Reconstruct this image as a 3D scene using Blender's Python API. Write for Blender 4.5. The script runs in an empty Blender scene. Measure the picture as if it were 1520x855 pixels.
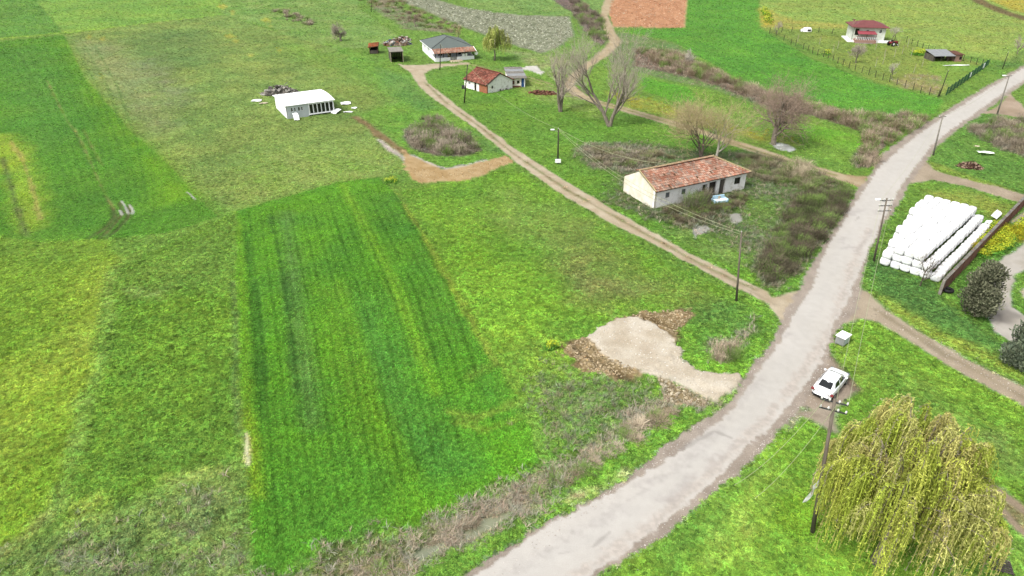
import bpy, bmesh, math, random
import numpy as np
from mathutils import Vector, Matrix, Euler
random.seed(7); rng = np.random.default_rng(11)
SC = bpy.context.scene
COL = SC.collection
# ---------------------------------------------------------------- camera
PITCH = math.radians(30.0); FOC = 1013.0; CAMH = 36.5
cam_d = bpy.data.cameras.new('camera'); cam = bpy.data.objects.new('camera', cam_d); COL.objects.link(cam)
cam.location = (0, 0, CAMH); cam.rotation_euler = (math.pi/2 - PITCH, 0, 0)
cam_d.sensor_width = 36; cam_d.lens = FOC/1520*36; cam_d.clip_end = 9000; cam_d.clip_start = 0.5
SC.camera = cam
# ---------------------------------------------------------------- sky, sun, exposure (bright overcast)
SUN_EL, SUN_AZ = math.radians(52), math.radians(-128)      # azimuth from +Y towards +X
w = bpy.data.worlds.new("World"); SC.world = w; w.use_nodes = True
nt = w.node_tree; bg = nt.nodes['Background']
sky = nt.nodes.new('ShaderNodeTexSky'); sky.sky_type = 'NISHITA'; sky.sun_disc = False
sky.sun_elevation = SUN_EL; sky.sun_rotation = SUN_AZ
sky.air_density = 1.0; sky.dust_density = 4.0; sky.ozone_density = 0.6
hs_ = nt.nodes.new('ShaderNodeHueSaturation'); hs_.inputs['Saturation'].default_value = .25      # thin white overcast
nt.links.new(sky.outputs[0], hs_.inputs['Color']); nt.links.new(hs_.outputs[0], bg.inputs[0]); bg.inputs[1].default_value = 0.125
sd = bpy.data.lights.new('sun', 'SUN'); sd.energy = 1.5; sd.angle = math.radians(10); sd.color = (1, .95, .87)
sun = bpy.data.objects.new('sun', sd); COL.objects.link(sun)
sdir = Vector((math.sin(SUN_AZ)*math.cos(SUN_EL), math.cos(SUN_AZ)*math.cos(SUN_EL), math.sin(SUN_EL)))
sun.rotation_euler = sdir.to_track_quat('Z', 'Y').to_euler(); sun.location = (-30, 30, 80)
SC.view_settings.view_transform = 'Standard'; SC.view_settings.look = 'None'
SC.view_settings.gamma = 1; SC.view_settings.use_curve_mapping = False
SC.view_settings.exposure = 1.12
KEXP = 2.1           # shown brightness of an open flat surface = albedo * KEXP at this exposure
# ---------------------------------------------------------------- helpers
SP, CP = math.sin(PITCH), math.cos(PITCH)
def gp(px, py, h=0.0):
    """ground (or height h) point measured off the survey picture"""
    u = (px-760)/FOC; v = (py-427.5)/FOC
    z = (CAMH-h)/(SP+v*CP)
    return Vector((z*u, z*(CP-v*SP), h))
def lin(c):
    c = np.asarray(c, float)/255.0
    return np.where(c <= .04045, c/12.92, ((c+.055)/1.055)**2.4)
def hx(s): return [int(s[i:i+2], 16) for i in (0, 2, 4)]
def alb(s, k=None):
    """real-world albedo for a colour seen lit by open daylight"""
    return np.clip(lin(hx(s))/(k or KEXP), 0, .85)
_T = np.random.default_rng(3).random(65536)
def _h(ix, iy, s):
    return _T[((ix*73856093) ^ (iy*19349663) ^ (s*83492791)) & 65535]
def vn(x, y, s=0):
    ix = np.floor(x).astype(np.int64); iy = np.floor(y).astype(np.int64)
    fx = x-ix; fy = y-iy; fx = fx*fx*(3-2*fx); fy = fy*fy*(3-2*fy)
    a = _h(ix, iy, s); b = _h(ix+1, iy, s); c = _h(ix, iy+1, s); d = _h(ix+1, iy+1, s)
    return (a+(b-a)*fx)*(1-fy)+(c+(d-c)*fx)*fy
def fbm(x, y, s=0, o=4):
    t = 0; a = .5; n = 0
    for i in range(o):
        t = t+a*vn(x*2**i+i*17.3, y*2**i-i*9.1, s+i); n += a; a *= .5
    return t/n
def tag(o, label=None, cat=None, group=None, kind=None):
    if label: o['label'] = label
    if cat: o['category'] = cat
    if group: o['group'] = group
    if kind: o['kind'] = kind
    return o
def thing(name, loc, label, cat, rz=0.0, group=None):
    o = bpy.data.objects.new(name, None); COL.objects.link(o)
    o.location = loc; o.rotation_euler = (0, 0, rz); o.empty_display_size = .3
    return tag(o, label, cat, group)
class MB:
    def __init__(s): s.v = []; s.f = []
    def add(s, vs, fs):
        n = len(s.v); s.v += [tuple(p) for p in vs]; s.f += [tuple(i+n for i in f) for f in fs]; return s
    def box(s, x0, y0, z0, x1, y1, z1, M=None):
        vs = [Vector(p) for p in ((x0,y0,z0),(x1,y0,z0),(x1,y1,z0),(x0,y1,z0),(x0,y0,z1),(x1,y0,z1),(x1,y1,z1),(x0,y1,z1))]
        if M: vs = [M @ p for p in vs]
        return s.add(vs, [(0,3,2,1),(4,5,6,7),(0,1,5,4),(1,2,6,5),(2,3,7,6),(3,0,4,7)])
    def tube(s, pts, rads, n=6, cap=True):
        pts = [Vector(p) for p in pts]
        if not hasattr(rads, '__len__'): rads = [rads]*len(pts)
        vs = []; fs = []; pu = None
        for i, p in enumerate(pts):
            d = (pts[min(i+1, len(pts)-1)]-pts[max(i-1, 0)])
            if d.length < 1e-9: d = Vector((0,0,1))
            d.normalize()
            if pu is None: pu = d.orthogonal().normalized()
            u = (pu-d*pu.dot(d))
            u = u.normalized() if u.length > 1e-6 else d.orthogonal().normalized()
            pu = u; w_ = d.cross(u)
            for k in range(n):
                a = 2*math.pi*k/n
                vs.append(p+(u*math.cos(a)+w_*math.sin(a))*rads[i])
        for i in range(len(pts)-1):
            for k in range(n):
                a = i*n+k; b = i*n+(k+1) % n
                fs.append((a, b, b+n, a+n))
        if cap:
            fs.append(tuple(range(n))[::-1]); fs.append(tuple(range((len(pts)-1)*n, len(pts)*n)))
        return s.add(vs, fs)
    def prism(s, poly, z0, z1, M=None):
        n = len(poly)
        vs = [Vector((x, y, z0)) for x, y in poly]+[Vector((x, y, z1)) for x, y in poly]
        if M: vs = [M @ p for p in vs]
        return s.add(vs, [tuple(range(n))[::-1], tuple(range(n, 2*n))]+[(i, (i+1) % n, (i+1) % n+n, i+n) for i in range(n)])
    def slab(s, quad, t):
        """a sloped panel: top surface quad (any polygon), thickness t straight down"""
        q = [Vector(p) for p in quad]; n = len(q)
        vs = q+[p-Vector((0, 0, t)) for p in q]
        return s.add(vs, [tuple(range(n)), tuple(range(n, 2*n))[::-1]]+[(i, i+n, (i+1) % n+n, (i+1) % n) for i in range(n)])
    def build(s, name, m, parent=None, smooth=False, bevel=0):
        me = bpy.data.meshes.new(name); me.from_pydata(s.v, [], s.f); me.update()
        o = bpy.data.objects.new(name, me); COL.objects.link(o)
        if m: me.materials.append(m)
        if parent: o.parent = parent
        if smooth: me.shade_smooth()
        if bevel:
            b = o.modifiers.new('b', 'BEVEL'); b.width = bevel; b.segments = 2; b.limit_method = 'ANGLE'
        return o
def copy_tree(o, parent=None):
    c = o.copy(); COL.objects.link(c); c.parent = parent
    for ch in list(o.children): copy_tree(ch, c)
    return c
def mat(name, c, c2=None, rough=.85, scale=3.0, detail=6, spec=.3, metal=0, bump=0.0, bscale=20, obj=True, fac=(.35, .65), stretch=None):
    """principled with procedural two-colour noise and fine bump"""
    m = bpy.data.materials.new(name); m.use_nodes = True; t = m.node_tree
    p = t.nodes['Principled BSDF']; p.inputs['Roughness'].default_value = rough
    p.inputs['Specular IOR Level'].default_value = spec; p.inputs['Metallic'].default_value = metal
    tc = t.nodes.new('ShaderNodeTexCoord'); mp = t.nodes.new('ShaderNodeMapping')
    t.links.new(tc.outputs['Object' if obj else 'Generated'], mp.inputs[0])
    if stretch: mp.inputs['Scale'].default_value = stretch
    c = alb(c) if isinstance(c, str) else np.array(c, float)
    c2 = c*.8 if c2 is None else (alb(c2) if isinstance(c2, str) else np.array(c2, float))
    n = t.nodes.new('ShaderNodeTexNoise'); n.inputs['Scale'].default_value = scale; n.inputs['Detail'].default_value = detail
    n.inputs['Roughness'].default_value = .65
    r = t.nodes.new('ShaderNodeValToRGB'); r.color_ramp.elements[0].position = fac[0]; r.color_ramp.elements[1].position = fac[1]
    r.color_ramp.elements[0].color = (*c2, 1); r.color_ramp.elements[1].color = (*c, 1)
    t.links.new(mp.outputs[0], n.inputs['Vector']); t.links.new(n.outputs['Fac'], r.inputs[0]); t.links.new(r.outputs[0], p.inputs['Base Color'])
    if bump:
        n2 = t.nodes.new('ShaderNodeTexNoise'); n2.inputs['Scale'].default_value = bscale; n2.inputs['Detail'].default_value = 4
        b = t.nodes.new('ShaderNodeBump'); b.inputs['Strength'].default_value = bump; b.inputs['Distance'].default_value = .05
        t.links.new(mp.outputs[0], n2.inputs['Vector']); t.links.new(n2.outputs['Fac'], b.inputs['Height']); t.links.new(b.outputs[0], p.inputs['Normal'])
    return m
def mat_attr(name, attr, typ='GEOMETRY', rough=.9, spec=.15, nscale=6, amp=.25, bump=0, transl=0, bscale=10):
    """principled whose colour is the surface's own colour attribute, broken up by fine noise"""
    m = bpy.data.materials.new(name); m.use_nodes = True; t = m.node_tree
    p = t.nodes['Principled BSDF']; p.inputs['Roughness'].default_value = rough; p.inputs['Specular IOR Level'].default_value = spec
    a = t.nodes.new('ShaderNodeAttribute'); a.attribute_name = attr; a.attribute_type = typ
    g = t.nodes.new('ShaderNodeNewGeometry')
    n = t.nodes.new('ShaderNodeTexNoise'); n.inputs['Scale'].default_value = nscale; n.inputs['Detail'].default_value = 5
    t.links.new(g.outputs['Position'], n.inputs['Vector'])
    mr = t.nodes.new('ShaderNodeMapRange'); mr.inputs[1].default_value = .3; mr.inputs[2].default_value = .7
    mr.inputs[3].default_value = 1-amp; mr.inputs[4].default_value = 1+amp
    t.links.new(n.outputs['Fac'], mr.inputs[0])
    mx = t.nodes.new('ShaderNodeVectorMath'); mx.operation = 'SCALE'
    t.links.new(a.outputs['Color'], mx.inputs[0]); t.links.new(mr.outputs[0], mx.inputs['Scale'])
    t.links.new(mx.outputs[0], p.inputs['Base Color'])
    if transl:
        tr = t.nodes.new('ShaderNodeBsdfTranslucent'); mix = t.nodes.new('ShaderNodeMixShader'); mix.inputs[0].default_value = transl
        t.links.new(mx.outputs[0], tr.inputs[0]); t.links.new(p.outputs[0], mix.inputs[1]); t.links.new(tr.outputs[0], mix.inputs[2])
        t.links.new(mix.outputs[0], t.nodes['Material Output'].inputs[0])
    if bump:
        b = t.nodes.new('ShaderNodeBump'); b.inputs['Strength'].default_value = bump; b.inputs['Distance'].default_value = .05
        n2 = t.nodes.new('ShaderNodeTexNoise'); n2.inputs['Scale'].default_value = bscale; n2.inputs['Detail'].default_value = 4
        t.links.new(g.outputs['Position'], n2.inputs['Vector'])
        t.links.new(n2.outputs['Fac'], b.inputs['Height']); t.links.new(b.outputs[0], p.inputs['Normal'])
    return m
def grid_mesh(name, V, Fq, m, attr=None, smooth=True):
    me = bpy.data.meshes.new(name)
    me.vertices.add(len(V)); me.vertices.foreach_set('co', np.ascontiguousarray(V, dtype=np.float32).ravel())
    k = Fq.shape[1]
    me.loops.add(Fq.size); me.loops.foreach_set('vertex_index', Fq.astype(np.int32).ravel())
    me.polygons.add(len(Fq)); me.polygons.foreach_set('loop_start', np.arange(0, Fq.size, k, dtype=np.int32))
    me.update(calc_edges=True)
    me.polygons.foreach_set('use_smooth', np.full(len(Fq), smooth)); 
    if attr is not None:
        a = me.color_attributes.new('Col', 'FLOAT_COLOR', 'POINT')
        a.data.foreach_set('color', np.concatenate([attr, np.ones((len(attr), 1))], 1).astype(np.float32).ravel())
    me.materials.append(m)
    o = bpy.data.objects.new(name, me); COL.objects.link(o); return o
# ---------------------------------------------------------------- land survey: outlines in survey-picture units, turned into ground metres by gp()
def W(poly): return np.array([tuple(gp(x, y))[:2] for x, y in poly])
def sd_seg(X, Y, P, closed):
    n = len(P); best = np.full(X.shape, 1e9)
    for i in range(n if closed else n-1):
        a = P[i]; b = P[(i+1) % n]; d = b-a; L2 = max((d*d).sum(), 1e-9)
        t = np.clip(((X-a[0])*d[0]+(Y-a[1])*d[1])/L2, 0, 1)
        q = (X-a[0]-t*d[0])**2+(Y-a[1]-t*d[1])**2
        np.minimum(best, q, out=best)
    return np.sqrt(best)
def inside(X, Y, P):
    c = np.zeros(X.shape, bool); n = len(P)
    for i in range(n):
        x0, y0 = P[i]; x1, y1 = P[i-1]
        if y0 == y1: continue
        c ^= ((y0 > Y) != (y1 > Y)) & (X < (x1-x0)*(Y-y0)/(y1-y0)+x0)
    return c
LAY = []
def L(kind, pts, col, col2=None, soft=.4, warp=.5, ns=2.5, alpha=1., reg=None, tuft=None, dens=None, dh=0., rough=None, w=1., wpx=None, amp=1.0, stripe=None, hs=None, fray=0.):
    P = W(pts)
    LAY.append(dict(kind=kind, P=P, c=alb(col), c2=alb(col2) if col2 else alb(col)*.82, soft=soft, warp=warp, ns=ns, alpha=alpha, reg=reg,
        tuft=tuft, dens=dens, dh=dh, rough=rough, w=w, amp=amp, fray=fray, seed=len(LAY)+5))
def A(pts, col, col2=None, **k): L('area', pts, col, col2, **k)
def S(pts, w_, col, col2=None, **k): L('line', pts, col, col2, w=w_, **k)
TN, TG, TC, TW, TD, TB, TY = range(7)   # none, grass, crop, weeds, dry stalks, bramble, yellow flower
REG = ['meadow', 'pasture', 'crop_field', 'ploughed_field', 'bare_field', 'scrub_ground', 'road', 'road_shoulder', 'dirt_track',
       'sandy_path', 'gravel_patch', 'soil_bank', 'concrete_yard', 'pond_water', 'puddle']
RI = {n: i for i, n in enumerate(REG)}
grass = [(TG, .85), (TW, .15)]
weedy = [(TG, .35), (TW, .65)]
crop = [(TC, 1)]
scrub = [(TG, .25), (TW, .2), (TD, .25), (TB, .3)]
# --- upper left
A([(-400,-40),(55,-40),(55,3),(95,49),(0,57),(-400,75)], '5f9e45', '6fae48', reg='crop_field', tuft=crop, soft=.6)
A([(55,2),(330,-40),(330,24),(190,38),(95,49)], '7fb350', '92bd52', reg='crop_field', tuft=grass, ns=9)
A([(330,-40),(560,-40),(530,10),(600,60),(560,70),(470,75),(400,40),(330,22)], '8cb85c','6fab4a', reg='pasture', tuft=grass, ns=6)
S([(-50,62),(90,49),(200,37),(330,22)], 2.0, '9fd04c', soft=1)
# pasture with tussocks
A([(95,52),(190,38),(330,22),(420,50),(560,90),(600,130),(585,200),(605,255),(565,262),(500,270),(345,311),(285,280),(230,220),(190,190),(125,115)], '91b456', '7aa24c', reg='pasture', tuft=[(TG,.55),(TW,.45)], ns=4, soft=.8, rough=.11)
A([(110,60),(170,60),(230,110),(255,190),(225,205),(180,150),(140,115)], 'a3b070', '93a764', soft=5, warp=3, alpha=.7, ns=5)
A([(190,50),(300,45),(330,90),(250,105),(200,80)], '6f9e50', '5f9148', soft=6, warp=4, alpha=.7, ns=3)
A([(420,60),(560,95),(600,130),(580,160),(500,110),(420,80)], '63a83e', '7db646', soft=5, warp=3, alpha=.7, ns=4)
A([(500,110),(560,130),(600,200),(520,165),(470,130)], '86b04e', soft=5, alpha=.6)
A([(360,225),(500,215),(600,235),(600,255),(500,272),(350,308)], '86b34c', '9ab75a', soft=3, alpha=.8)
for c in ((341,54,9),(350,60,6),(152,58,5),(133,55,4),(395,30,8),(402,38,4),(152,117,4),(330,10,9),(345,18,5),(372,82,4),(415,75,4)):
    A([(c[0]-c[2],c[1]),(c[0],c[1]-4),(c[0]+c[2],c[1]),(c[0],c[1]+4)], 'c2c850', 'acbc50', soft=.7, warp=1.2, ns=1, alpha=.75, tuft=[(TY,.5),(TG,.5)])
A([(200,90),(230,85),(262,110),(290,150),(270,160),(225,125)], '9a9c78', '8aa25c', soft=4, warp=3, alpha=.45, ns=3)
for k in range(46):
    _r = random.Random(k+900); x_ = _r.uniform(150, 560); y_ = _r.uniform(45, 250); q_ = _r.uniform(3, 9)
    if x_ > 100+y_*.85: A([(x_-q_,y_),(x_,y_-q_*.35),(x_+q_,y_),(x_,y_+q_*.35)], _r.choice(('5f9440', '6a9c48', 'a8bc68')), soft=1, warp=1.5, alpha=.45, ns=1)
# upper-left crop
A([(-400,75),(0,62),(95,52),(125,115),(190,190),(245,240),(290,290),(322,322),(250,345),(160,355),(60,360),(0,352),(-400,420)], '5aa336', '4c9632', reg='crop_field', tuft=crop, soft=.5, ns=8, warp=.3)
A([(95,60),(125,115),(190,190),(245,240),(290,290),(250,300),(205,240),(140,150)], '7fb92a', '6db032', soft=4, alpha=.8, ns=6)
A([(60,250),(180,330),(130,345),(60,335)], '3f8a34', '4b9633', soft=4, alpha=.6, ns=4)
A([(0,75),(60,70),(100,130),(110,200),(60,230),(0,140)], '4f9b3e', '58a243', soft=6, alpha=.6, ns=5)
A([(-80,200),(20,198),(45,225),(60,290),(66,330),(40,345),(20,330),(6,260),(-80,240)], 'a2bf3c', '98b840', soft=2, warp=1.5, ns=3, alpha=.9)
for k in range(10):
    S([(5+k*15, 66), (40+k*15, 130), (78+k*14, 215), (110+k*12, 300)], .35, '478d33', soft=.3, alpha=.5, warp=.2)
S([(3,235),(15,270),(25,310),(40,350)], .7, '6e7f4a', soft=.5, alpha=.8)
S([(16,210),(33,235),(48,280),(60,325)], .5, 'b8ad6e', soft=.4, alpha=.55, dens=.6)
for pts in ([(110,190),(128,225),(145,265),(158,292),(168,308)], [(124,192),(140,225),(152,245)], [(70,120),(100,180),(112,195)]):
    S(pts, .3, 'a99a62', '7c9a3a', soft=.3, alpha=.65, dens=.5, dh=-.1, warp=.3)
for pts in ([(168,308),(170,322),(155,338),(130,354)], [(178,300),(181,318),(162,340),(146,355)], [(192,305),(190,322),(172,342),(156,355)]):
    S(pts, .5, '5b6b38', '6b5a3c', soft=.3, alpha=.85, dens=.2, dh=-.15, warp=.2)
# --- lower-left meadows
A([(-600,330),(0,352),(60,360),(160,355),(175,400),(158,440),(150,540),(118,650),(95,720),(60,790),(-50,830),(-600,1150)], '78ad33', '8ab838', reg='meadow', tuft=grass, ns=9, soft=.8)
A([(0,350),(120,352),(170,372),(120,400),(0,400),(-80,380)], '5a9a38', '6fa93c', soft=3, alpha=.8)
A([(-50,400),(60,385),(110,420),(60,500),(-40,520)], '5f9f34', '73ac38', soft=5, warp=4, alpha=.7, ns=5)
A([(-50,560),(40,540),(50,640),(40,700),(-50,760)], 'a5bd46', '98b848', soft=4, warp=3, alpha=.6)
A([(130,380),(172,385),(155,460),(148,540),(110,600),(100,520)], '95b93c', 'a5b94a', soft=4, warp=2, alpha=.7, ns=5)
A([(60,680),(95,640),(100,720),(50,760)], '6aa52e', soft=3, alpha=.6)
A([(172,402),(350,312),(352,420),(358,560),(365,640),(345,672),(270,702),(190,745),(120,765),(70,790),(95,720),(120,640),(150,540),(158,440)], '6aa936', '5c9f36', reg='meadow', tuft=weedy, ns=3, soft=.6, rough=.09)
A([(175,400),(230,385),(345,320),(350,420),(250,430),(190,430)], '78ac48', '6da243', soft=4, alpha=.7)
A([(140,690),(340,640),(330,680),(240,705),(150,740)], '56983a', soft=4, alpha=.5, ns=3)
S([(174,398),(162,430),(160,470),(150,545),(125,600),(115,660),(98,720),(70,780)], 1.1, '8fbc54', '6ea540', soft=.7, warp=.8, ns=1.2, alpha=.9, tuft=[(TW,1)], rough=.2)
A([(175,425),(250,430),(245,445),(180,440)], 'a5c46a', '7fae4e', soft=1.5, warp=1.5, ns=1.2, alpha=.7)
S([(352,420),(356,500),(360,640)], 1.3, '4e7f3c', '6f9a55', soft=.4, alpha=.7, warp=.4, ns=1)
A([(245,720),(300,695),(345,695),(350,715),(290,722),(250,735)], 'b4c66a', '93b450', soft=.8, warp=1.5, ns=1, alpha=.8)
A([(130,740),(160,750),(150,770),(110,775)], 'b6cc5a', '86b63c', soft=1, warp=1.5, ns=1, alpha=.7)
# scrub bottom left
A([(-400,1150),(-20,850),(60,800),(150,765),(260,725),(355,700),(362,690),(372,760),(376,860),(380,1150)], '80a650', '668f42', reg='scrub_ground', tuft=[(TG,.5),(TW,.49),(TD,.01)], ns=2, soft=1.5, rough=.25, dh=.1)
for c in ((295,745,35),(270,780,40),(190,815,50),(110,835,45),(210,850,60),(350,830,30)):
    A([(c[0]-c[2],c[1]),(c[0],c[1]-14),(c[0]+c[2],c[1]),(c[0],c[1]+14)], '8f9070', '76885a', soft=1.4, warp=1.5, ns=1.2, alpha=.5, tuft=[(TB,.05),(TD,.02),(TW,.93)], rough=.2)
S([(-30,855),(10,818),(40,795),(62,770)], 1.0, '8f9a50', 'a89a6a', soft=.6, alpha=.6)
# --- centre crop field
CF = [(350,314),(500,272),(562,264),(592,292),(640,358),(700,466),(752,560),(775,608),(792,640),(800,690),(775,725),(700,765),(645,790),(608,802),(588,770),(575,790),(500,815),(450,850),(380,880),(374,760),(362,640),(356,500),(350,400)]
A(CF, '5aab30', '4d9f34', reg='crop_field', tuft=crop, soft=.3, warp=.35, ns=4, dh=.12, rough=.06)
A([(505,300),(560,300),(620,430),(680,560),(640,560),(560,430)], '54a430', soft=3, alpha=.5)
A([(505,430),(560,440),(640,600),(720,700),(600,720),(560,640),(530,540)], '48a03e', '3f9640', soft=3, alpha=.8, ns=5, warp=1.5)
A([(600,290),(640,360),(752,565),(770,610),(700,600),(610,420),(555,290)], '4c9f32', '42963a', soft=2, alpha=.6)
A([(460,420),(505,430),(560,640),(610,780),(590,770),(540,660),(490,540)], '6fa82e', '64a22e', soft=1.8, alpha=.6, warp=1)
S([(510,276),(545,345),(575,400),(610,488),(646,585)], 1.0, '80bc34', '86ba3a', soft=.8, alpha=.8)
S([(503,420),(530,500),(555,600),(590,683),(607,709)], 1.0, '78b832', soft=.9, alpha=.65)
A([(555,610),(590,680),(650,740),(790,700),(780,740),(700,770),(608,800),(590,740)], '70ae28', '5fa52c', soft=2, alpha=.65, ns=4)
A([(415,315),(432,315),(460,520),(480,640),(452,640),(432,500)], '6f9f58', '5d9148', soft=1.2, alpha=.7, ns=2)
A([(470,640),(560,690),(585,760),(480,800),(390,830),(430,720)], '489a3a', '56a638', soft=3, warp=2, alpha=.7, ns=3)
A([(350,314),(358,330),(366,420),(372,560),(382,650),(390,720),(372,740),(362,640),(352,420)], '84ac2e', '74a62c', soft=.6, alpha=.6, ns=3)
A([(362,610),(372,605),(386,690),(388,740),(374,735),(366,680)], 'a9b434', '9aae34', soft=.8, alpha=.55)
A([(588,286),(600,300),(652,378),(712,480),(745,545),(735,545),(700,486),(640,378)], 'a0a043', '8fae3a', soft=.5, alpha=.8, reg='meadow', tuft=grass)
for k, a_ in enumerate(np.linspace(0, 1, 27)):
    x0 = 362+a_*215; y0 = 318-a_*44
    x1 = 400+a_*340; y1 = 800-a_*150
    S([(x0, y0), ((x0+x1)/2+4*a_, (y0+y1)/2-40), (x1, y1)], .22, '2f7420', soft=.22, alpha=(.3, .7, .2, .5, .12, .6, .35)[k % 7], warp=.2, dh=-.06)
S([(365,345),(378,430),(388,560),(392,620)], .8, '2f7a2c', soft=.4, alpha=.6, dh=-.1)
S([(400,320),(424,420),(437,560),(445,620)], .5, '2f7030', soft=.4, alpha=.6)
S([(665,612),(705,622),(740,610),(768,598)], .8, '8fac44', 'a5b050', soft=.4, alpha=.6, warp=.3, dh=-.1)
S([(680,628),(720,640),(760,628),(790,610)], .7, '95ae48', '86a83c', soft=.4, alpha=.6, warp=.3, dh=-.1)
S([(700,560),(735,545),(770,520),(830,500),(870,495)], .9, '8f9a44', soft=.5, alpha=.4)
S([(366,645),(367,665),(369,692)], .28, 'e6dcbc', soft=.3, alpha=.95, reg='dirt_track', tuft=[(TN,1)], dens=.1, warp=.3)
# --- meadow between the crop and the diagonal track
A([(592,285),(700,262),(762,248),(845,300),(1000,395),(1080,430),(1140,460),(1155,480),(1125,548),(1060,600),(1010,640),(900,720),(820,762),(795,725),(800,690),(792,640),(770,600),(700,466),(640,358)], '6fb53a', '5fa83a', reg='meadow', tuft=[(TG,.6),(TW,.4)], ns=5, soft=.7, rough=.14)
A([(740,285),(850,310),(900,360),(860,400),(790,360),(740,330)], '8fae56', '7fa54e', soft=5, warp=4, alpha=.6, ns=3)
A([(640,320),(720,350),(800,420),(840,470),(760,500),(700,440)], '70bd34', '7fbf3c', soft=4, warp=3, alpha=.7, ns=4)
A([(850,340),(960,390),(1060,440),(1010,470),(900,440),(840,400)], '83a04e', '93964f', soft=4, warp=4, alpha=.6, ns=2.5, rough=.12)
A([(860,400),(980,430),(930,460),(850,450)], '9a9a5e', '86934e', soft=2.5, warp=2.5, alpha=.6, ns=2)
A([(1010,470),(1080,440),(1140,465),(1150,485),(1120,530),(1060,540),(1010,520)], '55a03f', '4c9143', soft=2, warp=2, alpha=.8, tuft=[(TW,1)], rough=.15)
A([(755,500),(830,490),(850,540),(870,600),(800,620),(760,560)], '8dba40', '7cab44', soft=3, warp=2, alpha=.7)
A([(800,560),(900,560),(960,580),(930,640),(850,680),(800,660)], '6c9a50', '5c8c44', soft=3, warp=2.5, alpha=.8, ns=2.5, tuft=[(TW,.6),(TB,.15),(TG,.25)], rough=.2)
A([(1040,510),(1085,500),(1120,470),(1125,490),(1090,530),(1050,540)], 'a09276', '7c8c50', soft=1, warp=1.5, alpha=.85, ns=1.5, tuft=[(TD,.7),(TW,.3)], reg='scrub_ground', rough=.2)
# verge along the road
A([(1055,600),(1010,640),(925,709),(857,751),(740,819),(600,905),(480,985),(440,960),(540,880),(640,820),(760,755),(860,690),(960,625),(1030,592)], '64a83a', '549a38', tuft=weedy, soft=.4, ns=3, rough=.12, reg='meadow')
S([(930,700),(900,722),(860,738),(850,748)], 1.0, 'cfc48e', '7fae4a', soft=.6, warp=1, ns=1, alpha=.8)
# ditch with dead reeds
DT = [(1060,590),(1010,590),(960,605),(900,650),(850,690),(790,730),(740,755),(690,785),(620,815),(560,840),(480,870),(380,905)]
S(DT, 2.2, '9a9474', '7b8a50', soft=1.0, warp=1.2, ns=1.2, alpha=.95, reg='scrub_ground', tuft=[(TD,.5),(TW,.25),(TG,.25)], dh=-.35, rough=.1, dens=1.1)
A([(500,815),(560,795),(600,802),(640,790),(600,850),(540,900),(420,930),(380,870),(440,850)], '86905a', '768a4c', soft=1.3, warp=1.5, alpha=.9, ns=1.5, tuft=[(TD,.15),(TW,.45),(TG,.4)], reg='scrub_ground', rough=.15)
A([(690,786),(712,770),(742,757),(762,752),(752,768),(720,785),(695,796)], 'a5aa8a', 'a5aa8a', soft=.15, warp=.5, reg='pond_water', dens=0, alpha=1, tuft=[(TN,1)])
A([(612,818),(628,805),(650,800),(658,806),(640,822),(622,828)], 'a2a98c', soft=.15, warp=.4, reg='pond_water', dens=0, tuft=[(TN,1)])
A([(970,592),(1010,585),(1020,598),(990,612)], 'a9a288', '8f8a6c', soft=.5, warp=.5, reg='soil_bank', dens=.5)
# gravel patch with brown soil either side
A([(833,517),(850,505),(870,500),(900,482),(924,472),(935,467),(964,462),(995,459),(1034,465),(1019,480),(1005,505),(1014,525),(980,540),(953,553),(940,566),(908,563),(872,554),(856,540),(840,530)], 'b09c76', '857250', fray=.8, reg='soil_bank', tuft=[(TG,1)], dens=.16, soft=.25, warp=.8, ns=.55, rough=.35, dh=.1)
for k in range(7):
    S([(845+k*14,508+k*9),(862+k*13,525+k*7)], .5, '66563a', soft=.3, alpha=.6, warp=.3, dh=-.15)
    if k < 5: S([(945+k*14,466+k*4),(985+k*9,478+k*8)], .45, '6e5c3e', soft=.3, alpha=.6, warp=.3, dh=-.15)
A([(977,559),(1024,578),(1056,595),(1060,602),(1030,604),(985,590)], 'ab9a78', '8a7a58', reg='soil_bank', dens=.1, soft=.3, warp=.6, rough=.12, tuft=[(TD,1)])
A([(869,499),(898,483),(924,474),(948,473),(972,486),(995,499),(1003,512),(1014,520),(1014,533),(1029,546),(1056,553),(1093,556),(1098,562),(1092,580),(1066,597),(1050,592),(1024,578),(977,559),(924,544),(898,531)], 'e9dfcc', 'd6c9b2', fray=.4, reg='gravel_patch', tuft=[(TN,1)], dens=0, soft=.15, warp=.5, ns=1.5, dh=.16, rough=.035)
A([(915,500),(960,505),(975,530),(1000,548),(960,540)], 'c2ae92', 'd2c4aa', soft=1.5, warp=1.5, ns=.8, alpha=.5)
# --- strip between track A, track B, road
A([(636,124),(700,96),(780,112),(845,135),(920,165),(1030,195),(1120,224),(1200,252),(1272,280),(1207,389),(1188,440),(1144,440),(1029,378),(950,334),(845,273),(761,218),(712,182),(659,142)], '68b03c', '58a43c', reg='meadow', tuft=[(TG,.65),(TW,.35)], ns=5, soft=.6, rough=.14)
A([(700,96),(780,112),(845,135),(920,165),(900,180),(800,150),(720,110)], 'a5bb62', '86b34a', soft=2.5, warp=2, alpha=.7)
A([(740,150),(830,165),(900,190),(880,230),(780,200)], '5fb040', '4fa03a', soft=4, warp=3, alpha=.6)
A([(860,215),(960,212),(1060,225),(1130,225),(1200,255),(1262,282),(1250,310),(1207,372),(1175,400),(1150,432),(1130,415),(1120,380),(1040,350),(990,335),(900,300),(925,262),(870,240)], '6e8f50', '57803c', reg='scrub_ground', tuft=[(TG,.25),(TW,.35),(TB,.3),(TD,.1)], soft=1.5, warp=1.5, ns=2.5, rough=.22)
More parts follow.
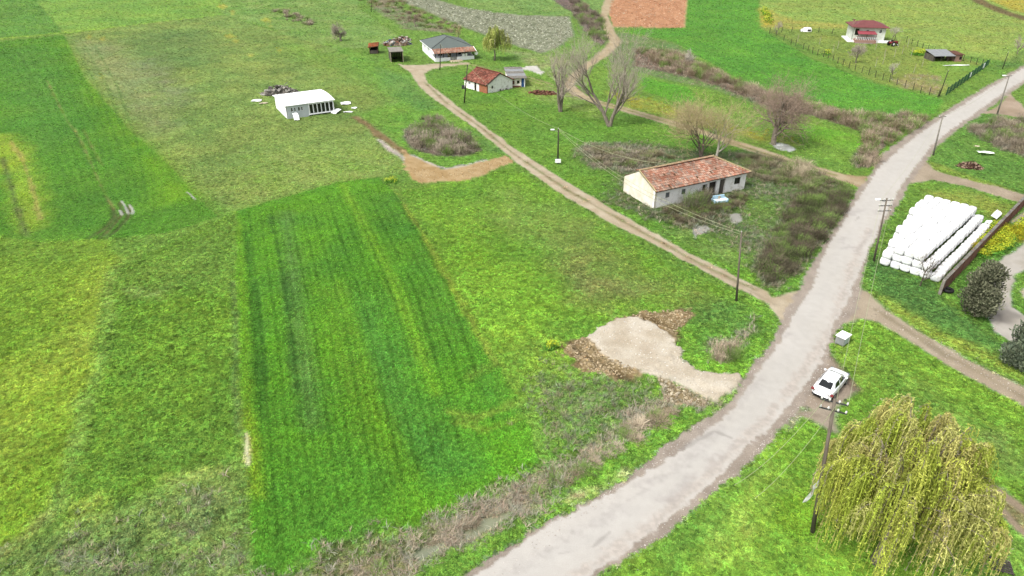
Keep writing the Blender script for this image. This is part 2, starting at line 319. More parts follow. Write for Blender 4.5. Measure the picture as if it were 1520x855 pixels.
A([(850,222),(900,212),(990,225),(960,255),(880,250)], '8f8a76', '6f8450', soft=2, warp=2, alpha=.8, tuft=[(TB,.7),(TD,.3)], rough=.2)
A([(1180,290),(1262,285),(1215,360),(1150,425),(1125,400),(1150,350)], '6a6448', '58603c', soft=1, warp=1, alpha=.9, tuft=[(TB,.85),(TD,.15)], rough=.3, dens=1.2)
A([(960,320),(1060,290),(1110,290),(1080,330),(1030,345)], '5c6238', '4e5f34', soft=1, warp=1, alpha=.8, tuft=[(TB,.6),(TW,.4)], rough=.25)
A([(1090,290),(1160,300),(1140,345),(1100,330)], '62a33f', '6f9a48', soft=2, warp=1.5, alpha=.8, tuft=weedy)
A([(1010,340),(1080,350),(1090,390),(1050,375),(980,345)], '70a848', '8fae60', soft=2, warp=1.5, alpha=.7, tuft=weedy)
A([(1082,318),(1100,316),(1104,326),(1094,334),(1084,330)], 'b5b2a5', 'a5a292', soft=.15, warp=.4, reg='puddle', dens=.05)
A([(1030,338),(1050,334),(1058,340),(1034,350),(1031,357)], 'b0aea0', soft=.15, warp=.4, reg='puddle', dens=.3)
# --- region left of track A: weeds + reeds
A([(480,60),(560,90),(607,108),(660,160),(712,196),(757,232),(740,245),(680,258),(640,242),(600,222),(575,200),(545,185),(530,170),(590,150),(560,120)], '5fae40', '74b746', reg='meadow', tuft=weedy, soft=2, warp=2, ns=3, rough=.16)
A([(560,100),(610,115),(650,160),(620,165),(570,130)], '4fa048', '62a850', soft=2, warp=1.5, alpha=.8, ns=1.5, tuft=[(TW,1)], rough=.2)
A([(598,205),(612,185),(640,178),(690,200),(715,222),(690,232),(650,232),(615,222)], '847a68', '6f6a55', soft=.8, warp=1, reg='scrub_ground', tuft=[(TB,.6),(TD,.4)], rough=.2)
A([(690,190),(745,215),(755,230),(720,225)], '6fb54a', '4f9a48', soft=1, alpha=.8, tuft=[(TW,1)])
S([(528,174),(545,185),(562,200),(580,212),(600,228)], 1.6, '9a8560', '7f7048', soft=.5, warp=.6, ns=1, reg='soil_bank', dens=.3, rough=.12)
S([(563,208),(580,222),(600,236),(610,245)], .9, 'ddd6c2', soft=.4, warp=.5, alpha=.8, dens=.2)
A([(598,222),(612,231),(646,244),(659,252),(699,244),(751,231),(763,240),(717,260),(683,269),(654,270),(623,272),(609,265),(602,249)], 'cfb487', 'ba9c6c', fray=.5, reg='sandy_path', tuft=[(TN,1)], dens=.03, soft=.2, warp=.4, ns=1, rough=.06, dh=.08)
S([(612,231),(646,246),(662,251),(690,246),(720,238)], .7, 'e3dccb', soft=.3, warp=.4, alpha=.9)
# --- top middle
A([(515,-40),(560,18),(600,42),(650,48),(700,52),(680,30),(600,-40)], '93936c', '7a9a55', reg='scrub_ground', tuft=scrub, soft=1.5, warp=2, ns=3, rough=.15)
A([(560,-40),(633,18),(686,41),(740,62),(766,70),(803,81),(840,95),(840,125),(760,108),(730,90),(690,55),(600,15)], '74b445', '66aa3e', tuft=grass, soft=1, ns=5)
A([(586,-40),(586,0),(633,16),(686,39),(740,60),(766,68),(803,79),(827,71),(853,53),(845,24),(770,22),(700,14),(650,0),(640,-40)], 'a8ac90', '7c8266', reg='ploughed_field', tuft=[(TG,1)], dens=.35, soft=.8, warp=.8, ns=.9, rough=.16)
A([(740,72),(800,80),(850,90),(845,125),(800,105)], 'b2bb78', '93b85a', soft=2, warp=1.5, alpha=.7)
A([(660,-40),(700,12),(770,20),(860,24),(870,40),(900,10),(900,-40)], '86b85c', '74ad52', tuft=grass, soft=1.5, ns=5, reg='meadow')
A([(845,-5),(880,15),(893,30),(900,60),(893,68),(870,50),(850,20),(820,0)], '85796a', '6f6c52', reg='scrub_ground', tuft=[(TB,.8),(TD,.2)], soft=.8, warp=1, rough=.3)
A([(855,50),(893,70),(890,82),(858,95),(845,80)], '74b54a', tuft=grass, soft=1)
# --- top right
A([(905,-40),(1030,-40),(1023,0),(1017,41),(912,40),(903,20)], 'd8a47c', 'bb8560', fray=.5, reg='bare_field', tuft=[(TD,1)], dens=.12, soft=.25, warp=.4, ns=1.2, rough=.2)
S([(1023,-20),(1017,41),(912,41)], 1.0, 'ddc58e', soft=.5, alpha=.7)
A([(1023,-40),(1125,-40),(1128,42),(1200,85),(1300,125),(1390,145),(1402,150),(1392,168),(1340,172),(1250,160),(1170,140),(1100,118),(1035,82),(1000,62),(922,45),(1017,41)], '5bb03f', '50a53e', reg='crop_field', tuft=crop, soft=.5, ns=6)
for k in range(9):
    S([(930+k*22,50-k*1.5),(1040+k*22,85-k*4),(1150+k*22,125-k*6),(1260+k*14,152-k*5)], .6, '3f9440', soft=.6, alpha=.45, warp=.5)
A([(1125,-40),(1900,-40),(1900,140),(1520,95),(1400,78),(1300,55),(1160,42),(1130,42)], '9fbf56', '8fba52', reg='pasture', tuft=grass, soft=.6, ns=8, rough=.1)
A([(1128,10),(1180,30),(1250,35),(1260,42),(1160,45),(1130,40)], 'bfbf5a', 'a9b854', soft=2, warp=2, alpha=.8)
A([(1127,12),(1142,15),(1148,35),(1132,40)], 'd6cf45', 'a9b848', soft=.8, warp=1, alpha=.9, tuft=[(TY,.6),(TG,.4)])
A([(1300,-10),(1430,-10),(1520,30),(1520,90),(1400,70),(1320,45)], 'a4bd5a', '93b94f', soft=6, warp=6, alpha=.6, ns=5)
S([(1430,-12),(1460,5),(1490,18),(1530,30),(1600,45)], 5, '85744e', '70663f', soft=1, reg='soil_bank', dens=.3)
A([(1470,-40),(1460,-5),(1500,15),(1600,35),(1900,60),(1900,-40)], 'c4c04a', 'b0b94a', soft=1, tuft=[(TY,.3),(TG,.7)], reg='pasture')
A([(1133,43),(1160,42),(1248,48),(1320,57),(1400,77),(1464,97),(1404,143),(1300,122),(1230,85)], '93af4c', '86a848', reg='meadow', tuft=grass, dens=.8, soft=.6, ns=4, rough=.06)
A([(1390,90),(1462,98),(1440,118),(1410,125),(1370,100)], '7fbb48', '6fb244', soft=1, alpha=.8)
A([(1325,120),(1350,110),(1395,112),(1400,130),(1390,140),(1340,130)], 'a39a68', '93a055', soft=1, warp=1, alpha=.8, tuft=[(TD,.5),(TG,.5)])
A([(1404,143),(1464,97),(1520,90),(1520,97),(1462,129),(1399,168),(1385,172)], '74b045', '62a53f', tuft=weedy, soft=.5, ns=3, rough=.15)
A([(1520,75),(1490,92),(1470,102),(1520,100)], '5f9a48', soft=1, alpha=.7)
# hedge strip + small fields + between
A([(920,48),(1000,64),(1035,84),(1020,100),(1100,122),(1180,150),(1150,165),(1050,130),(950,112),(905,100),(905,60)], '78a055', '63964a', reg='scrub_ground', tuft=scrub, soft=1, rough=.2)
A([(848,128),(900,90),(950,108),(1020,128),(1100,150),(1180,172),(1280,200),(1262,245),(1180,225),(1120,205),(1000,165),(930,150)], '78b345', '6aa83f', reg='meadow', tuft=[(TG,.7),(TW,.3)], soft=1, ns=4, rough=.1)
A([(950,114),(1020,130),(1040,150),(1010,153),(955,135)], '5cb53c', '52aa3a', soft=.4, reg='crop_field', tuft=crop)
A([(1180,180),(1270,200),(1284,215),(1262,225),(1190,205)], '66b63c', '7db545', soft=.8, reg='crop_field', tuft=crop)
A([(900,135),(960,148),(1060,182),(1120,195),(1180,212),(1170,222),(1050,190),(930,160)], 'a3b84c', 'b9b950', soft=1.5, warp=1.5, alpha=.7, tuft=[(TG,.75),(TY,.25)])
A([(940,72),(1000,78),(1030,92),(1100,125),(1190,153),(1290,170),(1385,172),(1345,198),(1305,228),(1296,250),(1272,250),(1262,240),(1285,215),(1280,195),(1200,170),(1130,155),(1060,125),(990,108),(940,98)], '8c7c64', '6f6c50', reg='scrub_ground', tuft=[(TB,.7),(TD,.3)], soft=.8, warp=1, ns=2, rough=.3, dens=1.2)
A([(1385,170),(1399,170),(1346,205),(1307,240),(1296,258),(1284,260),(1305,225),(1345,195)], '66ae3c', tuft=weedy, soft=.4)
A([(1140,212),(1165,214),(1185,222),(1172,226),(1150,220)], 'e4e6e0', 'c9cfc2', soft=.2, warp=.8, reg='puddle', dens=.1, ns=1)
A([(783,99),(795,98),(806,107),(802,111),(788,105),(772,103)], 'efece4', 'd5d2c8', soft=.15, warp=.7, reg='gravel_patch', dens=.05, ns=1, dh=.1)
# --- right side
A([(1404,210),(1425,190),(1462,168),(1500,165),(1530,185),(1900,330),(1900,520),(1520,315),(1440,270),(1375,245)], '62a845', '559c40', reg='meadow', tuft=[(TW,.6),(TG,.4)], soft=.5, ns=3, rough=.16)
A([(1440,195),(1480,178),(1520,180),(1600,210),(1600,260),(1520,233),(1480,220)], '7f7862', '6c7050', reg='scrub_ground', tuft=[(TB,.85),(TD,.15)], soft=1, warp=1, rough=.25)
A([(1378,240),(1400,246),(1460,268),(1510,285),(1520,300),(1450,276),(1385,256)], 'a2b84c', '86b045', soft=.8, alpha=.8)
A([(1352,275),(1383,266),(1436,276),(1507,298),(1520,305),(1395,432),(1390,440),(1340,430),(1290,433),(1283,400),(1300,350)], '70ac42', '62a23f', reg='meadow', tuft=[(TW,.45),(TG,.55)], soft=.5, ns=3, rough=.12)
A([(1370,280),(1440,285),(1500,305),(1480,330),(1460,312),(1380,298)], '98b24a', 'a9b552', soft=1.5, warp=1.5, alpha=.8)
A([(1290,375),(1320,395),(1400,425),(1400,450),(1440,470),(1500,520),(1520,540),(1520,560),(1383,490),(1315,450),(1284,425)], '509844', '468c44', soft=1, warp=1, alpha=.95, tuft=[(TW,1)], rough=.2)
A([(1290,436),(1318,458),(1383,500),(1520,568),(1520,548),(1383,482),(1320,445)], 'a2b548', '8cae44', soft=1, alpha=.75)
A([(1400,430),(1520,312),(1900,380),(1900,700),(1520,540),(1440,470)], '5ba340', '4f9a3e', reg='meadow', tuft=[(TW,.6),(TG,.4)], soft=.4, rough=.15)
A([(1520,365),(1490,382),(1474,400),(1460,440),(1463,470),(1475,492),(1520,520),(1700,600),(1700,300),(1520,340)], 'd2ccc2', 'bfb8aa', reg='concrete_yard', tuft=[(TN,1)], dens=0, soft=.2, warp=.4, ns=1.5, rough=.0)
A([(1508,408),(1530,400),(1560,420),(1540,470),(1520,468),(1500,455),(1498,435)], '6cae42', '5f9f3e', tuft=grass, dens=1, soft=.2, reg='meadow')
A([(1514,432),(1530,425),(1535,445),(1518,446)], 'd2c8b4', soft=.2, reg='concrete_yard', dens=0)
A([(1470,465),(1495,455),(1515,468),(1500,482),(1478,482)], '9a948c', '857f78', soft=.5, warp=.7, alpha=.85)
for c in ((1478,360,16),(1455,372,12),(1492,345,13),(1512,350,14),(1467,352,10)):
    A([(c[0]-c[2],c[1]),(c[0],c[1]-9),(c[0]+c[2],c[1]),(c[0],c[1]+9)], 'd2cc3c', 'a0b83c', soft=.8, warp=.7, alpha=.9, tuft=[(TY,.9),(TW,.1)], rough=.3, dens=1.3)
# lower right
A([(1278,473),(1304,478),(1357,509),(1436,560),(1520,602),(1900,800),(1900,1100),(1484,762),(1440,735),(1400,900),(1300,1100),(800,1100),(895,855),(1003,783),(1095,706),(1159,638),(1194,606),(1262,576),(1236,520),(1240,500)], '74b03c', '62a538', reg='meadow', tuft=grass, soft=.4, ns=4, rough=.12)
A([(1060,750),(1110,700),(1140,700),(1140,760),(1100,840),(1050,830)], 'a6c65a', '86b844', soft=1.5, warp=1.5, alpha=.7, ns=1.2)
A([(960,810),(1050,750),(1100,700),(1120,690),(1080,770),(1000,850)], '5c9e3e', '4f953c', soft=1.2, warp=1, alpha=.7)
A([(1160,745),(1215,735),(1225,780),(1185,800),(1150,780)], '78b832', '69a930', soft=.8, warp=1, alpha=.9, tuft=[(TW,1)], rough=.2)
A([(1300,540),(1400,580),(1500,660),(1520,720),(1440,680),(1350,620)], '62a03c', '76a848', soft=2, warp=2, alpha=.7, ns=2.5)
A([(1440,640),(1500,640),(1520,690),(1480,690)], '8f8a5e', '7a9a4c', soft=1.5, warp=1.5, alpha=.5)
A([(1240,500),(1260,505),(1300,560),(1280,575),(1250,540)], '86b248', soft=1.5, alpha=.7)
# --- tracks
TA = [(1188,430),(1146,441),(1140,434),(1029,378),(950,334),(845,273),(761,218),(712,182),(659,142),(636,124),(629,110),(641,103),(659,99),(696,96),(696,93),(649,95),(607,97),(588,94),(594,98),(607,106),(623,129),(659,158),(712,195),(766,241),(835,289),(898,326),(964,360),(1024,391),(1082,423),(1140,452),(1159,477),(1180,470)]
A(TA, 'd6c8ae', 'c6b598', reg='dirt_track', tuft=[(TN,1)], dens=.0, soft=.2, warp=.35, ns=1.2, rough=.02)
S([(1120,430),(1055,400),(957,347),(840,281),(763,229),(712,188),(659,150),(630,122)], .45, '7f8a52', '9a8a66', soft=.35, warp=.35, ns=.8, alpha=.85, tuft=[(TG,1)], dens=.5, dh=.04)
S([(1150,452),(1090,419),(1020,385)], .5, 'a8967a', soft=.4, alpha=.6)
for d in (0, 5):
    S([(690,95+d),(760,107+d*.8),(810,122+d),(850,138+d*.6)], .6, 'b9ae7a', soft=.4, alpha=.75, warp=.4, dens=.4)
TBk = [(1290,262),(1252,259),(1220,249),(1120,222),(1056,199),(977,179),(911,158),(872,147),(848,128),(843,116),(858,103),(887,86),(897,80),(908,66),(903,56),(897,42),(891,24),(900,-2),(908,-30),(918,-30),(911,0),(900,24),(908,42),(922,60),(919,68),(898,84),(866,106),(848,122),(870,142),(924,163),(1029,195),(1119,224),(1199,252),(1238,264),(1267,275),(1280,280)]
A(TBk, 'bfa987', 'ae9773', reg='dirt_track', dens=.05, tuft=[(TG,1)], soft=.3, warp=.4, ns=1.2, rough=.03)
S([(1285,272),(1262,267),(1225,256),(1180,242),(1120,222),(1080,209),(1029,192),(977,177),(924,162),(885,151),(862,142),(847,131),(845,123),(856,110),(872,97),(892,83)], 2.5, 'cdbc9c', 'bda985', reg='dirt_track', dens=0, tuft=[(TN,1)], soft=.3, warp=.4, ns=1.2, rough=.02)
S([(892,83),(906,71),(913,62),(904,45),(896,25),(902,5),(912,-20)], 3.2, 'cdbc9c', 'bda985', reg='dirt_track', dens=0, tuft=[(TN,1)], soft=.4, warp=.4, ns=1.2, rough=.02)
S([(1240,260),(1119,223),(1029,193),(930,163),(870,146)], .5, '8a9450', soft=.4, alpha=.7, tuft=[(TG,1)], dens=.4)
A([(1373,239),(1385,252),(1409,260),(1462,273),(1512,286),(1600,310),(1600,330),(1507,299),(1436,277),(1383,267),(1352,274),(1345,262)], 'c3b39c', 'b0a088', reg='dirt_track', dens=0, soft=.25, warp=.4, tuft=[(TN,1)])
A([(1520,312),(1500,330),(1520,345),(1620,360),(1620,330)], 'c8bba6', reg='dirt_track', dens=0, soft=.2, tuft=[(TN,1)])
A([(1458,168),(1480,158),(1491,147),(1499,139),(1520,160),(1640,190),(1640,215),(1520,178),(1490,170)], 'c4b09a', 'b29e86', reg='dirt_track', dens=0, soft=.25, tuft=[(TN,1)])
A([(1262,440),(1278,430),(1288,433),(1315,460),(1383,505),(1440,536),(1520,573),(1700,660),(1700,690),(1520,603),(1436,561),(1357,510),(1304,479),(1278,474),(1240,490)], 'cbbda6', 'baaa92', reg='dirt_track', dens=0, soft=.3, warp=.4, tuft=[(TN,1)], rough=.02)
S([(1300,460),(1400,525),(1440,545),(1520,590)], .5, '978b6e', soft=.4, alpha=.6, dens=.1)
A([(1440,690),(1483,722),(1520,751),(1700,850),(1700,900),(1520,798),(1484,762),(1440,735)], 'b9a68c', reg='dirt_track', dens=0, soft=.25, warp=.3, tuft=[(TN,1)])
S([(1440,712),(1484,742),(1520,775),(1600,825)], .6, '8f9a5c', soft=.3, alpha=.7, tuft=[(TG,1)], dens=.5)
A([(1190,605),(1215,612),(1250,600),(1272,578),(1262,560),(1245,545),(1228,515),(1220,500),(1180,590)], 'b9aa98', 'a89886', reg='dirt_track', dens=0, soft=.3, warp=.3, tuft=[(TN,1)])
A([(1180,610),(1240,600),(1240,640),(1190,620),(1170,640)], 'bdb09e', 'a89a86', reg='dirt_track', dens=0, soft=.4, warp=.5, tuft=[(TN,1)])
S([(1222,510),(1235,530),(1255,555),(1272,578)], .5, '8b7a66', soft=.3, alpha=.7, dh=-.05)
# --- road
RO_L = [(400,1020),(600,905),(740,819),(857,751),(925,709),(987,664),(1037,630),(1085,592),(1120,538),(1140,512),(1158,478),(1172,448),(1188,422),(1207,389),(1246,326),(1275,278),(1294,255),(1310,228),(1346,200),(1399,168),(1462,129),(1520,97),(1600,52),(1700,0),(1800,-50)]
RO_R = [(1900,-40),(1760,20),(1640,65),(1520,124),(1499,139),(1462,166),(1422,192),(1390,218),(1374,239),(1350,274),(1330,310),(1309,341),(1288,373),(1280,410),(1278,440),(1268,468),(1251,486),(1233,512),(1218,560),(1194,604),(1159,638),(1140,661),(1095,706),(1056,735),(1003,783),(932,830),(840,895),(660,1020)]
A(RO_L+RO_R, 'bdb0a2', 'aa9d90', reg='road_shoulder', dens=0, tuft=[(TN,1)], fray=.3, soft=.15, warp=.35, ns=1., rough=0)
RI_L = [(420,1040),(620,915),(740,830),(845,762),(924,720),(1003,677),(1056,636),(1100,590),(1128,548),(1154,509),(1180,467),(1207,420),(1230,363),(1267,305),(1304,249),(1349,210),(1403,172),(1465,133),(1520,101),(1600,57),(1700,5),(1800,-45)]
RI_R = [(1900,-45),(1740,20),(1630,63),(1520,119),(1494,134),(1457,161),(1418,188),(1382,216),(1357,249),(1330,289),(1304,341),(1278,394),(1266,431),(1254,455),(1238,488),(1220,530),(1203,565),(1186,585),(1140,640),(1125,646),(1070,705),(1029,742),(950,804),(877,856),(800,905),(640,1020)]
A(RI_L+RI_R, 'dfdad2', 'd9d4cb', reg='road', dens=0, tuft=[(TN,1)], soft=.08, warp=.3, fray=.28, ns=6, rough=0, alpha=1)
S([(700,900),(850,810),(1000,715),(1100,625),(1150,560),(1200,470),(1250,370),(1310,270),(1380,200),(1520,112)], 1.6, 'dbd8d2', 'd6d3cc', soft=1.2, warp=.8, alpha=.5)
S([(820,880),(960,785),(1060,695),(1130,630),(1175,575),(1212,525),(1240,465),(1262,400),(1290,340)], .8, 'ded2c6', 'bdb2a8', soft=.3, warp=.5, ns=.22, fray=.5, alpha=.6)
S([(760,850),(900,765),(1010,692),(1080,625),(1130,560)], .5, 'd2cdc8', 'b8b2ac', soft=.3, warp=.6, ns=.25, fray=.6, alpha=.4)
S([(1235,330),(1262,335),(1275,322)], .12, 'a8a29c', 'a09a94', soft=.1, warp=.4, alpha=.6)
S([(1010,668),(1060,640),(1085,650)], .1, 'a8a29c', 'a09a94', soft=.1, warp=.5, alpha=.55)
S([(830,822),(880,812),(905,790)], .1, 'a8a29c', 'a09a94', soft=.1, warp=.5, alpha=.5)
for q in ([(945,722),(960,715)], [(1270,375),(1300,335)], [(1160,505),(1172,495)], [(1262,362),(1256,368)], [(985,742),(1060,690),(1090,660)], [(1300,318),(1304,312)], [(1280,312),(1262,318)], [(1250,360),(1254,352)]):
    S(q, .5, 'b8b2ae', 'c4beb9', fray=.6, soft=.4, warp=.7, ns=.4, alpha=.45)
# pale pools of standing water in the ruts
for q in ([(180,298),(186,306),(190,316)], [(192,304),(197,311),(197,318)], [(277,285),(283,289),(289,295)], [(-10,830),(2,816),(8,812)], [(178,312),(181,318)]):
    S(q, .22, 'b9b9a6', 'aeae9a', soft=.12, warp=.1, reg='puddle', dens=0)

def survey(X, Y, want_h=True):
    n = len(X); far = np.hypot(X, Y)
    wx = (fbm(X/1.4, Y/1.4, 41, 3)-.5)*2; wy = (fbm(X/4., Y/4., 42, 2)-.5)*2
    C = alb('74ae45')+(alb('62a23f')-alb('74ae45'))*fbm(X/9, Y/9, 1, 3)[:, None]
    R = np.zeros(n, np.int16); TT = np.zeros((n, 7)); TT[:, TG] = .7; TT[:, TW] = .3
    D = np.ones(n); Hh = np.zeros(n); RG = np.full(n, .1)
    for l in LAY:
        P = l['P']; pad = l['soft']+l['warp']+l['w']+1
        m = (X > P[:, 0].min()-pad) & (X < P[:, 0].max()+pad) & (Y > P[:, 1].min()-pad) & (Y < P[:, 1].max()+pad)
        if not m.any(): continue
        idx = np.nonzero(m)[0]; x = X[idx]; y = Y[idx]
        if l['kind'] == 'area':
            s = sd_seg(x, y, P, True); s = np.where(inside(x, y, P), -s, s)
        else:
            s = sd_seg(x, y, P, False)-l['w']/2
        s = s+(wx[idx]*.6+wy[idx]*.6)*l['warp']
        if l['fray']: s = s+(fbm(x/.45, y/.45, 44, 3)-.5)*2*l['fray']
        a = np.clip(.5-s/(2*l['soft']), 0, 1); a = a*a*(3-2*a)
        k = a > 0
        if not k.any(): continue
        idx = idx[k]; x = x[k]; y = y[k]; a = a[k]
        t = fbm(x/l['ns'], y/l['ns'], l['seed'], 4); t = np.clip((t-.3)/.4, 0, 1)
        c = l['c']+(l['c2']-l['c'])*t[:, None]
        aa = (a*l['alpha'])[:, None]
        C[idx] = C[idx]*(1-aa)+c*aa
        hard = a > .5
        if l['reg']: R[idx[hard]] = RI[l['reg']]
        if l['tuft'] is not None:
            z = np.zeros(7)
            for q, p in l['tuft']: z[q] = p
            al = a[:, None]*min(1, l['alpha']+.2)
            TT[idx] = TT[idx]*(1-al)+z*al
        if l['dens'] is not None: D[idx] = D[idx]*(1-a)+l['dens']*a
        Hh[idx] += l['dh']*a
        if l['rough'] is not None: RG[idx] = RG[idx]*(1-a)+l['rough']*a
    hr = (fbm(X/2.6, Y/2.6, 60, 2)-.5)*1.3+(fbm(X/.55, Y/.55, 61, 3)-.5)*1.5
    Z = Hh+RG*hr
    wat = (R == RI['pond_water']); Z = np.where(wat, -.36, Z)
    Z = np.where(R == RI['puddle'], -.02, Z)
    veg = (R <= 2) | (R == RI['scrub_ground']); g_ = C[:, 1]; q = C[:, 0]/np.maximum(g_, 1e-4)
    C[:, 0] = np.where(veg & (q < .68), g_*np.where(R == 2, .21+.58*q, .27+.6*q), C[:, 0]); C[:, 1] = np.where(veg, g_*.92, g_); C[:, 2] = np.where(veg, C[:, 2]*np.where(R == 2, .95, 1.12), C[:, 2])
    return C, R, TT, D, Z
def ground_z(x, y):
    return float(survey(np.array([x, x+.01]), np.array([y, y]))[4][0])
# ---------------------------------------------------------------- the land as one sheet of varying fineness, cut into fields, tracks and road
def build_land():
    rows = np.concatenate([np.array([2400, 1900, 1500, 1250, 1120, 1040, 990]), np.arange(960, -30, -1.9), np.array([-34, -40, -48, -58, -70, -84, -98, -112, -124, -134, -142, -148, -151.5, -154])])
    cols = np.concatenate([np.array([-4200,-2600,-1600,-1000,-700,-500,-380,-300,-250,-210]), np.arange(-180, 1701, 2.35), np.array([1730,1780,1850,1950,2100,2400,2800,3600,5200])])
    v = (rows-427.5)/FOC; z = CAMH/(SP+v*CP); y = z*(CP-v*SP)
    X = (z[:, None]*((cols-760)/FOC)[None, :]); Y = np.repeat(y[:, None], len(cols), 1)
    nr, nc = X.shape
    X = X.ravel(); Y = Y.ravel()
    C, R, TT, D, Z = survey(X, Y)
    # fine clumpiness of the plants' colour, with dark shaded gaps between clumps painted in
    f = fbm(X/.5, Y/.5, 71, 3); g = fbm(X/14, Y/14, 72, 3)
    veg = (R <= 2) | (R == RI['scrub_ground'])
    f2 = fbm(X/1.1, Y/1.1, 74, 4)
    C = C*np.where(veg, .55+.75*f, .93+.14*f)[:, None]*np.where(veg, np.where(R == 2, .95+.14*f2, .84+.36*f2), 1)[:, None]*np.where(veg, .88+.24*g, 1)[:, None]
    C[:, 0] *= np.where(veg, .85+.35*fbm(X/6, Y/6, 73, 3), 1)
    i = np.arange(nr-1)[:, None]*nc+np.arange(nc-1)[None, :]
    Fq = np.stack([i, i+1, i+nc+1, i+nc], -1).reshape(-1, 4)
    Fq = Fq[:, ::1]
    R4 = R[Fq]; FR = R4[:, 0].copy(); FR = np.maximum(FR, 0)
    FR = np.sort(R4, 1)[:, 2]
    V = np.stack([X, Y, Z], 1)
    mats = {}
    veg_m = mat_attr('turf', 'Col', nscale=7, amp=.28, bump=.6, bscale=9)
    soil_m = mat_attr('soil', 'Col', nscale=5, amp=.16, bump=.5, bscale=8)
    road_m = mat_attr('asphalt', 'Col', nscale=14, amp=.06, bump=.12, bscale=30, rough=.95)
    grav_m = mat_attr('gravel', 'Col', nscale=9, amp=.13, bump=.7, bscale=12)
    wat_m = mat_attr('still_water', 'Col', nscale=1, amp=.05, rough=.06, spec=.6)
    mm = {'gravel_patch': grav_m, 'sandy_path': grav_m, 'dirt_track': grav_m, 'road_shoulder': grav_m, 'road': road_m, 'pond_water': wat_m, 'puddle': wat_m, 'concrete_yard': road_m}
    for r, nme in enumerate(REG):
        fs = Fq[FR == r]
        if not len(fs): continue
        u, inv = np.unique(fs, return_inverse=True)
        m = mm.get(nme, veg_m if r <= 2 or nme == 'scrub_ground' else soil_m)
        o = grid_mesh(nme, V[u], inv.reshape(-1, 4)[:, ::-1], m, C[u])
        o['kind'] = 'structure'
build_land()
# ---------------------------------------------------------------- grass, crop, weeds, dead stalks: clumps spread over the land
def blade(v, f, x, y, h, w_, lean, ang, z0=-.03, seg=2):
    dx, dy = math.cos(ang), math.sin(ang); px, py = -dy, dx; n = len(v)
    for i in range(seg):
        t = i/seg; ww = w_*(1-t*.55); q = lean*t*t
        v += [(x+dx*q-px*ww, y+dy*q-py*ww, z0+h*t*(1-.25*t*lean)), (x+dx*q+px*ww, y+dy*q+py*ww, z0+h*t*(1-.25*t*lean))]
    v.append((x+dx*lean, y+dy*lean, z0+h*(1-.25*lean)))
    for i in range(seg-1): a = n+2*i; f.append((a, a+1, a+3, a+2))
    a = n+2*(seg-1); f.append((a, a+1, a+2))
def tmpl(name, kind, seed, m):
    r = random.Random(seed); v = []; f = []
    if kind == TG:
        for k in range(13):
            a = r.uniform(0, 6.28); d = r.uniform(0, .6)
            blade(v, f, d*math.cos(a), d*math.sin(a), r.uniform(.5, 1.0), r.uniform(.07, .13), r.uniform(.6, 1.3), a+r.uniform(-.8, .8))
    elif kind == TC:
        for k in range(12):
            a = r.uniform(0, 6.28); d = r.uniform(0, .7)
            blade(v, f, d*math.cos(a), d*math.sin(a), r.uniform(.8, 1.25), r.uniform(.06, .11), r.uniform(.4, .9), r.uniform(0, 6.28))
    elif kind == TW:
        for k in range(18):
            a = r.uniform(0, 6.28); el = r.uniform(.1, 1.3); rr = r.uniform(.45, .95)
            c = Vector((math.cos(a)*math.cos(el)*rr, math.sin(a)*math.cos(el)*rr, .1+.75*math.sin(el)*rr))
            nrm = (Vector((c.x*.6, c.y*.6, .9))+Vector((r.uniform(-.5,.5), r.uniform(-.5,.5), 0))).normalized()
            u = nrm.orthogonal().normalized(); u.rotate(Matrix.Rotation(r.uniform(0, 6.28), 3, nrm)); w_ = nrm.cross(u)
            s_ = r.uniform(.16, .3); n = len(v)
            v += [tuple(c-u*s_), tuple(c+w_*s_*.6+nrm*.05), tuple(c+u*s_-nrm*.06), tuple(c-w_*s_*.6+nrm*.05)]
            f.append((n, n+1, n+2, n+3))
    elif kind == TD:
        for k in range(10):
            a = r.uniform(0, 6.28); d = r.uniform(0, .5); 
            blade(v, f, d*math.cos(a), d*math.sin(a), r.uniform(.6, 1.5), r.uniform(.025, .05), r.uniform(.3, 1.6), r.uniform(0, 6.28), seg=3)
    elif kind == TB:
        for k in range(16):
            a = r.uniform(0, 6.28); 
            blade(v, f, r.uniform(-.4,.4), r.uniform(-.4,.4), r.uniform(.5, 1.1), r.uniform(.02, .045), r.uniform(.4, 1.1), a, seg=3)
        for k in range(14):
            a = r.uniform(0, 6.28); rr = r.uniform(.2, .9); n = len(v); c = Vector((math.cos(a)*rr, math.sin(a)*rr, r.uniform(.2, .8)))
            s_ = r.uniform(.05, .12)
            v += [tuple(c+Vector((r.uniform(-1,1), r.uniform(-1,1), r.uniform(-1,1)))*s_) for _ in range(3)]; f.append((n, n+1, n+2))
    elif kind == TY:
        for k in range(26):
            a = r.uniform(0, 6.28); rr = r.uniform(0, .8); c = Vector((math.cos(a)*rr, math.sin(a)*rr, r.uniform(.6, 1.15))); n = len(v)
            s_ = r.uniform(.14, .26)
            v += [tuple(c+Vector((r.uniform(-1,1), r.uniform(-1,1), r.uniform(-.4,.4)))*s_) for _ in range(3)]; f.append((n, n+1, n+2))
    me = bpy.data.meshes.new(name); me.from_pydata(v, [], f); me.update(); me.materials.append(m)
    return me
